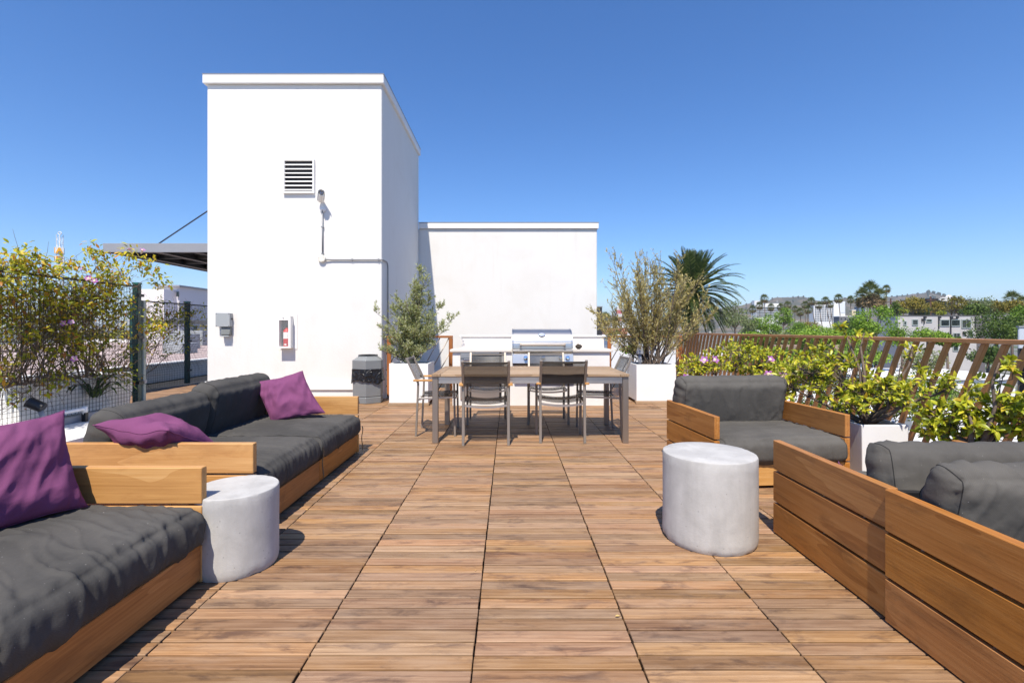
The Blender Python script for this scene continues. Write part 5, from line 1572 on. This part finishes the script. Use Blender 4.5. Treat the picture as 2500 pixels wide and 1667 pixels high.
for (x, y1) in ((705, 680), (945, 760), (1140, 870), (1545, 760)):
    m = MB(); p0 = c2(x, y1); p1 = c2(x, 590); q = c2(x + 18, 568)
    m.bar(p0 + Vector((0, -.12, 0)), p1 + Vector((0, -.12, 0)), .11, .11, up=(0, 1, 0)); m.ext(p1.x - .06, q.x + .12, Y - .22, Y - .02, q.z - .15, q.z + .12)
    if x == 1140:
        r_ = c2(1250, 590); m.bar((p1.x, Y - .12, p1.z), (r_.x, Y - .12, r_.z), .1, .1); m.ext(r_.x - .15, r_.x + .15, Y - .22, Y - .02, q.z - .15, q.z + .12)
    m.build('downpipe', pipe, t)
for x in (675, 1350, 1372):
    y_ = 608 if x == 675 else 822
    m = MB(); p0 = c2(x, y_); m.ext(p0.x - .08, p0.x + .08, Y - .2, Y - .002, p0.z - .25, p0.z + .15); m.build('wall_lamp', pipe, t)
# roof rail
m = MB(); p0 = c2(220, 480); p1 = c2(1700, 480)
zr = c2(0, 545).z + .13
for z in (.35, .7, 1.0): m.bar((p0.x, Y + 3.5, zr + z), (p1.x, Y + 3.5, zr + z), .03, .03)
for i in range(24): x = p0.x + (p1.x - p0.x) * i / 23; m.bar((x, Y + 3.5, zr), (x, Y + 3.5, zr + 1.0), .03, .03)
m.build('roof_railing', pipe, t)
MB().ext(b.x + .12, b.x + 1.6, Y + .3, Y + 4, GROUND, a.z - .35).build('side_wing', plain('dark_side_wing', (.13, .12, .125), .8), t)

# power poles and slope house behind
for i, (x, y0, lab) in enumerate(((818, 225, 'tall wooden power pole behind the apartment house, middle one'), (165, 258, 'wooden power pole left of the golden tree'), (1163, 235, 'wooden power pole beside the white dish roof'))):
    p0 = at(2150 + x / 6.72, 690 + y0 / 6.72, 118)
    t = thing('power_pole', lab, 'pole', (p0.x, p0.y, GROUND), group='power poles')
    MB().tube([(p0.x, p0.y, GROUND), p0], .16, 8).build('pole', plain('pole_wood', (.13, .07, .05), .9), t)
    MB().ext(p0.x - 1.1, p0.x + 1.1, p0.y - .22, p0.y - .17, p0.z - 1.0, p0.z - .85).build('cross_arm', plain('arm_wood', (.13, .07, .05), .9), t)
Yh = 150
t = bthing('dark flat-roofed hillside house with a curved white screen', 2280, 2335, Yh, 'house', 'hillside_house')
fbox('wall', 2283, 2332, 733, Yh, 10, plain('dark_wood_house', (.10, .10, .105), .7), t)
fbox('roof_slab', 2281, 2336, 727, Yh - 1.5, 13, plain('house_roof', (.16, .155, .15), .7), t, zb=at(0, 730, Yh).z)
pts = [at(2292 + 22 * i / 16, 731 - 3.2 * math.sin(i / 16 * math.pi), Yh - 2.0) for i in range(17)] + [at(2314 - 22 * i / 16, 731 + 3.2 * math.sin(i / 16 * math.pi), Yh - 2.0) for i in range(17)]
MB().tube(pts, .16, 6).build('curved_screen', wall_white, t)
q = at(2316, 729, Yh - 2)
MB().lathe([(1.15, 0), (1.15, .15), (0, .2)], q, 18, m=Matrix.Rotation(R(90), 3, 'X')).build('dish', wall_white, t)
fbox('window', 2308, 2318, 738, Yh - .1, .08, plain('house_window', (.35, .37, .38), .2), t, zb=at(0, 748, Yh).z)

# white office tower
Yt = 520
t = bthing('white office tower with rows of small windows beyond the palms', 1985, 2064, Yt, name='office_tower')
fbox('window_wing', 1987, 2035, 743, Yt, 8, wall_white, t)
fbox('lift_core', 2035.3, 2063.5, 736, Yt - 1, 9, plain('tower_white', (.8, .8, .8), .8), t)
fbox('lift_core_band', 2050, 2063.4, 737, Yt - 1.3, .28, plain('tower_pale', (.66, .68, .72), .7), t, zb=at(0, 764, Yt).z)
wm = MB().box((0, 0, 0), (1.05, .3, 1.15)).mesh('window'); wm.materials.append(plain('tower_glass', (.05, .07, .10), .2))
for r_ in range(9):
    for c_ in range(11):
        q = at(1990.5 + c_ * 4.15, 748 + r_ * 4.35, Yt)
        put('window', wm, None, t, loc=(q.x, Yt - .12, q.z))
# banded office
Yb = 420
t = bthing('long office block with dark window bands among the far palms', 1845, 1905, Yb, name='banded_office')
fbox('wall', 1846, 1904, 745, Yb, 8, wall_white, t)
fbox('penthouse', 1870, 1902, 740.5, Yb + 1, 5, plain('penthouse_white', (.78, .76, .74), .8), t)
for r_ in range(6):
    a = at(1846.5, 750 + r_ * 4.2, Yb); b = at(1903.5, 752 + r_ * 4.2, Yb)
    MB().ext(a.x, b.x, Yb - .25, Yb - .01, b.z, a.z).build('window_band', M['dark_glass'], t)
for lab, x0, x1, yt, Yx, dp, mt in (('dark grey block under the white tower', 2049, 2098, 773, 170, 3, plain('slate_grey', (.16, .16, .175), .8)),
        ('thin cream stair tower right of the dark grey block', 2080, 2089.5, 757, 230, 2, plain('cream_render', (.66, .55, .36), .8)),
        ('pale white house on the hill at the left of the palms', 1842, 1856, 734, 900, 10, wall_white),
        ('low terracotta house beyond the fan palms by the duct', 1480, 1532, 800, 95, 12, plain('terracotta_wall', (.50, .22, .13), .85)),
        ('white flat building behind the willow bush', 1500, 1600, 790, 120, 18, wall_white),
        ('white warehouse below the railing rods', 1490, 1660, 824, 60, 14, wall_white),
        ('blue-grey glass block right of the skirted palms', 2096, 2112, 749, 320, 4, plain('blue_glass_block', (.12, .16, .22), .3)),
        ('thin white post building at the left of the apartment roof', 2163, 2174, 752, 140, 1.5, wall_white)):
    t = bthing(lab, x0, x1, Yx, group='distant blocks')
    fbox('wall', x0, x1, yt, Yx, dp, mt, t)
    a = at(x0, yt, Yx); b = at(x1, yt, Yx)
    MB().ext(a.x - .1, b.x + .1, Yx - .1, Yx + dp + .1, a.z + .002, a.z + .22).build('roof_edge', M['roof_white'], t)
    nwin = max(1, int((x1 - x0) / 9))
    for i in range(nwin):
        q = at(x0 + (i + .5) * (x1 - x0) / nwin, yt + 5, Yx); ww = 2.6 * Yx / FPX
        MB().ext(q.x - ww / 2, q.x + ww / 2, Yx - .12, Yx - .01, q.z - ww * .7, q.z + ww * .5).build('window', M['dark_glass'], t)
# twin chimneys far away, red and white
t = thing('striped_tower', 'far red and white striped tower behind the willow bush', 'tower', at(1512, 803, 800))
for i in range(6):
    a = at(1506, 748 + i * 9, 800); b = at(1519, 757 + i * 9, 800)
    MB().ext(a.x, b.x, 800, 808, b.z + .05, a.z).build('storey', plain('stripe_%d' % i, (.45, .12, .12) if i % 2 else (.6, .58, .58), .8), t)

# roofs below the terrace on the right
tile = plain('red_roof_tile', (.36, .13, .07), .85, bump=(6, .5, .05), var=.25, vscale=2)
def house(label, x0, x1, y0, y1, eave, ridge_, wall, roofm, flat=False, group='houses below the terrace', windows=3):
    t = thing('house', label, 'house', ((x0 + x1) / 2, (y0 + y1) / 2, GROUND), group=group)
    MB().ext(x0, x1, y0, y1, GROUND, eave).build('wall', wall, t)
    if flat:
        MB().ext(x0 - .2, x1 + .2, y0 - .2, y1 + .2, eave + .002, eave + .35).build('roof', roofm, t)
        m = MB(); m.ext(x0 + 1, x0 + 2.2, y0 + 1, y0 + 2.1, eave + .352, eave + 1.2); m.ext(x0 + 4, x0 + 4.7, y0 + 2, y0 + 2.7, eave + .352, eave + .9)
        m.build('roof_unit', M['grey_box'], t)
    else:
        ym = (y0 + y1) / 2
        MB().prism([(y0 - .6, eave - .1), (y1 + .6, eave - .1), (y1 + .6, eave + .08), (ym, ridge_), (y0 - .6, eave + .08)], x0 - .5, x1 + .5, 'x').build('roof', roofm, t)
    for i in range(windows):
        x = x0 + (i + .5) * (x1 - x0) / windows
        w_ = MB().ext(x - .7, x + .7, y0 - .06, y0 - .004, eave - 1.9, eave - .6).build('window_frame', M['trim'], t)
        MB().ext(x - .6, x + .6, y0 - .075, y0 - .062, eave - 1.8, eave - .7).build('pane', M['dark_glass'], w_)
    return t
house('bungalow with a low brown roof below the apartment house', 31, 40, 52, 60, -1.9, -.6, wall_grey, plain('brown_shingle', (.22, .16, .12), .9, var=.2), windows=3)
house('large white flat roof seen through the right-hand fins', 16, 34, 22, 40, -4.2, 0, wall_white, M['roof_white'], True)
house('red tiled house just beyond the right-hand fins', 13, 21, 14.5, 20.5, -5.4, -3.9, wall_white, tile)
house('white flat roofed building behind the rod railing', 4.5, 12.5, 24, 38, -2.2, 0, wall_white, M['roof_white'], True)
house('grey hip roofed shed behind the rod railing', 5.2, 8.2, 17, 20, -1.3, -.25, wall_white, plain('grey_shingle', (.2, .21, .22), .8), windows=1)
house('pale flat roofed building far below the fence', 30, 46, 66, 80, -3.0, 0, wall_grey, M['roof_white'], True)
house('flat roofed building at the right edge below the fence', 26, 44, 42, 50, -3.2, 0, wall_white, M['roof_white'], True)
t = thing('utility_box', 'pale blue-grey utility cabinet cut by the right edge beyond the fence', 'cabinet', (8.75, 8.1, -.6))
q0 = at(2488, 800, 8.0)
MB().ext(q0.x, q0.x + .6, 8.0, 8.03, at(0, 851, 8.0).z, q0.z).build('cabinet_body', plain('pale_blue_grey', (.5, .54, .6), .5), t, bevel=.01)
MB().ext(q0.x - .01, q0.x + .61, 7.99, 8.04, q0.z + .001, q0.z + .03).build('cabinet_lid', M['grey_steel'], t)
MB().tube([(q0.x + .3, 8.2, at(0, 851, 8.0).z), (q0.x + .3, 8.2, GROUND)], .08, 8).build('pole', M['dark_plastic'], t)

# ---------------------------------------------------------------- left side
Y = 42
t = bthing('white modern house with a stepped top left of the tower', 345, 441, Y, 'house', 'white_house')
fbox('front_block', 330, 400, 706, Y, 8, plain('white_house_front', (.74, .70, .69), .8), t)
fbox('upper_block', 383, 438, 698, Y + 1.5, 6, plain('white_house_upper', (.55, .54, .57), .8), t)
a = at(378, 696, Y + 1.3); b = at(440, 700, Y + 1.3)
MB().ext(a.x, b.x, Y + 1.2, Y + 8, b.z, a.z).build('roof_edge', M['grey_steel'], t)
a = at(432, 712, Y + 1.4); b = at(436, 724, Y + 1.4)
MB().ext(a.x, b.x, Y + 1.3, Y + 1.45, b.z, a.z).build('window', M['dark_glass'], t)
t = bthing('broad white wall building directly left of the tower', 441, 620, 50, 'building', 'white_building')
fbox('wall', 441, 640, 710, 50, 12, plain('white_wall_pinkish', (.78, .74, .72), .8), t)
fbox('window_strip', 350, 640, 782, 38, .3, plain('dark_strip', (.08, .08, .085), .6), t, zb=at(0, 791, 38).z)
for i in range(5):
    a = at(455 + i * 10, 772, 49.8); b = at(459 + i * 10, 777, 49.8)
    MB().ext(a.x, b.x, 49.85, 49.99, b.z, a.z).build('window', M['dark_glass'], t)
t = thing('neighbour_roof', 'pale pinkish flat roof stretching away behind the bent fence', 'roof', (-22, 28, 0))
MB().ext(-40, -8.62, 8.8, 44, GROUND, -.02).build('roof_deck', plain('pinkish_roof', (.46, .36, .33), .85, var=.15, vscale=.6), t)
MB().ext(-40, -8.62, 43.6, 44.0, -.019, .30).build('roof_kerb', M['trim'], t)
for i, (x, y, w, h) in enumerate(((-21.5, 30, 1.6, .9), (-25, 36, 2.2, 1.1), (-17.2, 24, 1.0, .5))):
    MB().ext(x, x + w, y, y + 1.2, -.019, h).build('roof_unit', M['grey_box'], t, bevel=.02)
rg = random.Random(6)
hg = MB()
for i in range(5200):
    p = Vector((rg.uniform(-42, -12), 45.2 + rg.uniform(-.8, .8), -.3 + abs(rg.gauss(0, .9))))
    add_leaf(hg, 'blade', p, rvec(rg), rvec(rg), rg.uniform(.25, .5), rg.random(), 2.2)
o = hg.build('hedge', leafmat('brown_hedge_leaf', [(0, (.09, .08, .03)), (.5, (.20, .17, .06)), (1, (.30, .26, .09))], .25), kind='stuff', fix=False)
tag(o, 'dry brownish hedge along the far edge of the pinkish roof', 'hedge')
t = thing('neighbour_block', 'white and grey-green low block behind the overgrown fence', 'building', (-10.5, 6, GROUND))
MB().ext(-13, -9.6, 2.0, 8.6, GROUND, .72).build('wall', plain('white_green_wall', (.66, .66, .64), .8, var=.15, vscale=.8), t)
MB().ext(-12.4, -9.58, 4.2, 5.6, -.5, .45).build('shutter', plain('grey_green_shutter', (.14, .20, .19), .6), t)
MB().ext(-13.05, -9.5, 1.95, 8.65, .721, .80).build('coping', M['trim'], t)
MB().ext(-12.6, -10.2, 5.6, 8.4, .801, 1.25).build('roof_unit', plain('grey_unit', (.42, .44, .44), .6, var=.1), t)
# sign mast with yellow letters
Ym = 120
t = thing('sign_mast', 'white lattice mast carrying stacked boxes with yellow letters', 'mast', at(145.5, 803, Ym))
ppm = Ym / FPX
cx = at(146, 0, Ym).x; hw = 4.2 * ppm
zt = at(0, 573, Ym).z; zl = GROUND
m = MB()
for sx in (-1, 1):
    for sy in (-1, 1): m.bar((cx + sx * hw, Ym + sy * hw, zl), (cx + sx * hw, Ym + sy * hw, zt), .10, .10, up=(0, 1, 0))
z = zl; i = 0
while z < zt - .8:
    s = 1 if i % 2 else -1
    for sy in (-1, 1):
        m.bar((cx - s * hw, Ym + sy * hw, z), (cx + s * hw, Ym + sy * hw, z + .8), .07, .07); m.bar((cx - hw, Ym + sy * hw, z), (cx + hw, Ym + sy * hw, z), .06, .06)
    z += .8; i += 1
m.build('lattice', wall_white, t)
m = MB(); m.tube([(cx + hw * math.cos(a * .5236), Ym, zt + .35 + hw * .8 * math.sin(a * .5236)) for a in range(13)], .1, 6); m.build('top_ring', wall_white, t)
rot45 = Matrix.Rotation(R(38), 3, 'Z')
LET = {'M': [((-.4, -.5), (-.4, .5)), ((-.4, .5), (0, -.1)), ((0, -.1), (.4, .5)), ((.4, .5), (.4, -.5))], '7': [((-.4, .45), (.4, .45)), ((.4, .45), (-.1, -.5))], 'A': [((-.4, -.5), (0, .5)), ((0, .5), (.4, -.5)), ((-.2, -.1), (.2, -.1))], 'E': [((-.35, -.5), (-.35, .5)), ((-.35, .5), (.4, .5)), ((-.35, 0), (.3, 0)), ((-.35, -.5), (.4, -.5))]}
for (y0, y1, ch) in ((605, 620.5, 'MA'), (626, 641, '7E'), (647, 662, 'MA')):
    za, zb = at(0, y1, Ym).z, at(0, y0, Ym).z; s = 16 * ppm
    o = MB().box((cx, Ym, (za + zb) / 2), (s, s, zb - za), rot45).build('letter_box', wall_white, t)
    for face, letter in zip((-90, 0), ch):
        ax = rot45 @ Matrix.Rotation(R(face + 90 - 90 if False else 0), 3, 'Z')
        nrm = rot45 @ (Vector((-1, 0, 0)) if face == -90 else Vector((0, -1, 0)))
        if face == -90: nrm = rot45 @ Vector((-1, 0, 0)); side = rot45 @ Vector((0, -1, 0))
        else: nrm = rot45 @ Vector((0, -1, 0)); side = rot45 @ Vector((1, 0, 0))
        m = MB(); ctr = Vector((cx, Ym, (za + zb) / 2)) + nrm * (s / 2 + .08)
        for (p, q) in LET[letter]:
            h = (zb - za) * .85; w = s * .8
            m.bar(ctr + side * (p[0] * w) + Vector((0, 0, p[1] * h)), ctr + side * (q[0] * w) + Vector((0, 0, q[1] * h)), .14, .34, up=nrm.cross(Vector((0, 0, 1))))
        m.build('letter', M['yellow'], o)
# ================================================================ the air
k = NT('thin_haze')
for l in list(k.t.links): k.t.links.remove(l)
pv = k.new('VolumePrincipled'); pv.inputs['Color'].default_value = (.80, .86, 1.0, 1); pv.inputs['Density'].default_value = 1.25e-4
pv.inputs['Anisotropy'].default_value = .2
k.link(pv.outputs[0], k.out.inputs['Volume'])
hz = MB().ext(-6100, 8100, -3100, 9100, GROUND - 4.0, 260).build('haze', k.m, kind='stuff')
tag(hz, 'thin blue summer haze over the town and hills', 'haze')
# ================================================================ fallen leaves on the deck
fm_ = leaf_variants[2].copy(); fm_.materials.clear(); fm_.materials.append(plain('dry_leaf', (.62, .40, .14), .8))
for i, (x, y, s, a, lab) in enumerate(((1502, 1507, .028, 20, 'small dry yellow leaf lying on the deck in the foreground'),
        (1640, 985, .05, 120, 'dry leaf lying on the deck by the willow planter'), (1625, 978, .045, 40, 'curled brown leaf lying left of the willow planter'),
        (1160, 1395, .016, 75, 'tiny pale leaf scrap on the deck left of the centre seam'), (745, 1245, .02, 10, 'tiny leaf scrap on the deck beside the long sofa'))):
    Yd = FPX * CAM_H / (y - 803); p = at(x, y, Yd)
    tag(put('fallen_leaf', fm_, None, loc=(p.x, p.y, .006), rot=(.1, .05, R(a)), scale=(s, s, s)), lab, 'leaf', 'fallen leaves')
rg = random.Random(12)
t = thing('fallen_twig', 'bare dry twig lying on the deck in front of the willow planter', 'twig', (2.25, 7.45, 0))
for k in range(5):
    s = shoot(rg, (2.2 + .03 * k, 7.5 - .03 * k, .006), (rg.uniform(-1, 1), rg.uniform(-.6, .6), .05), rg.uniform(.1, .25), 4, .25)
    MB().tube([Vector((q.x, q.y, .004 + abs(q.z - .006) * .3)) for q in s], .0025, 4).build('twig_branch', M['twig'], t)
for o in bpy.data.objects:
    if '_l' in o: del o['_l']
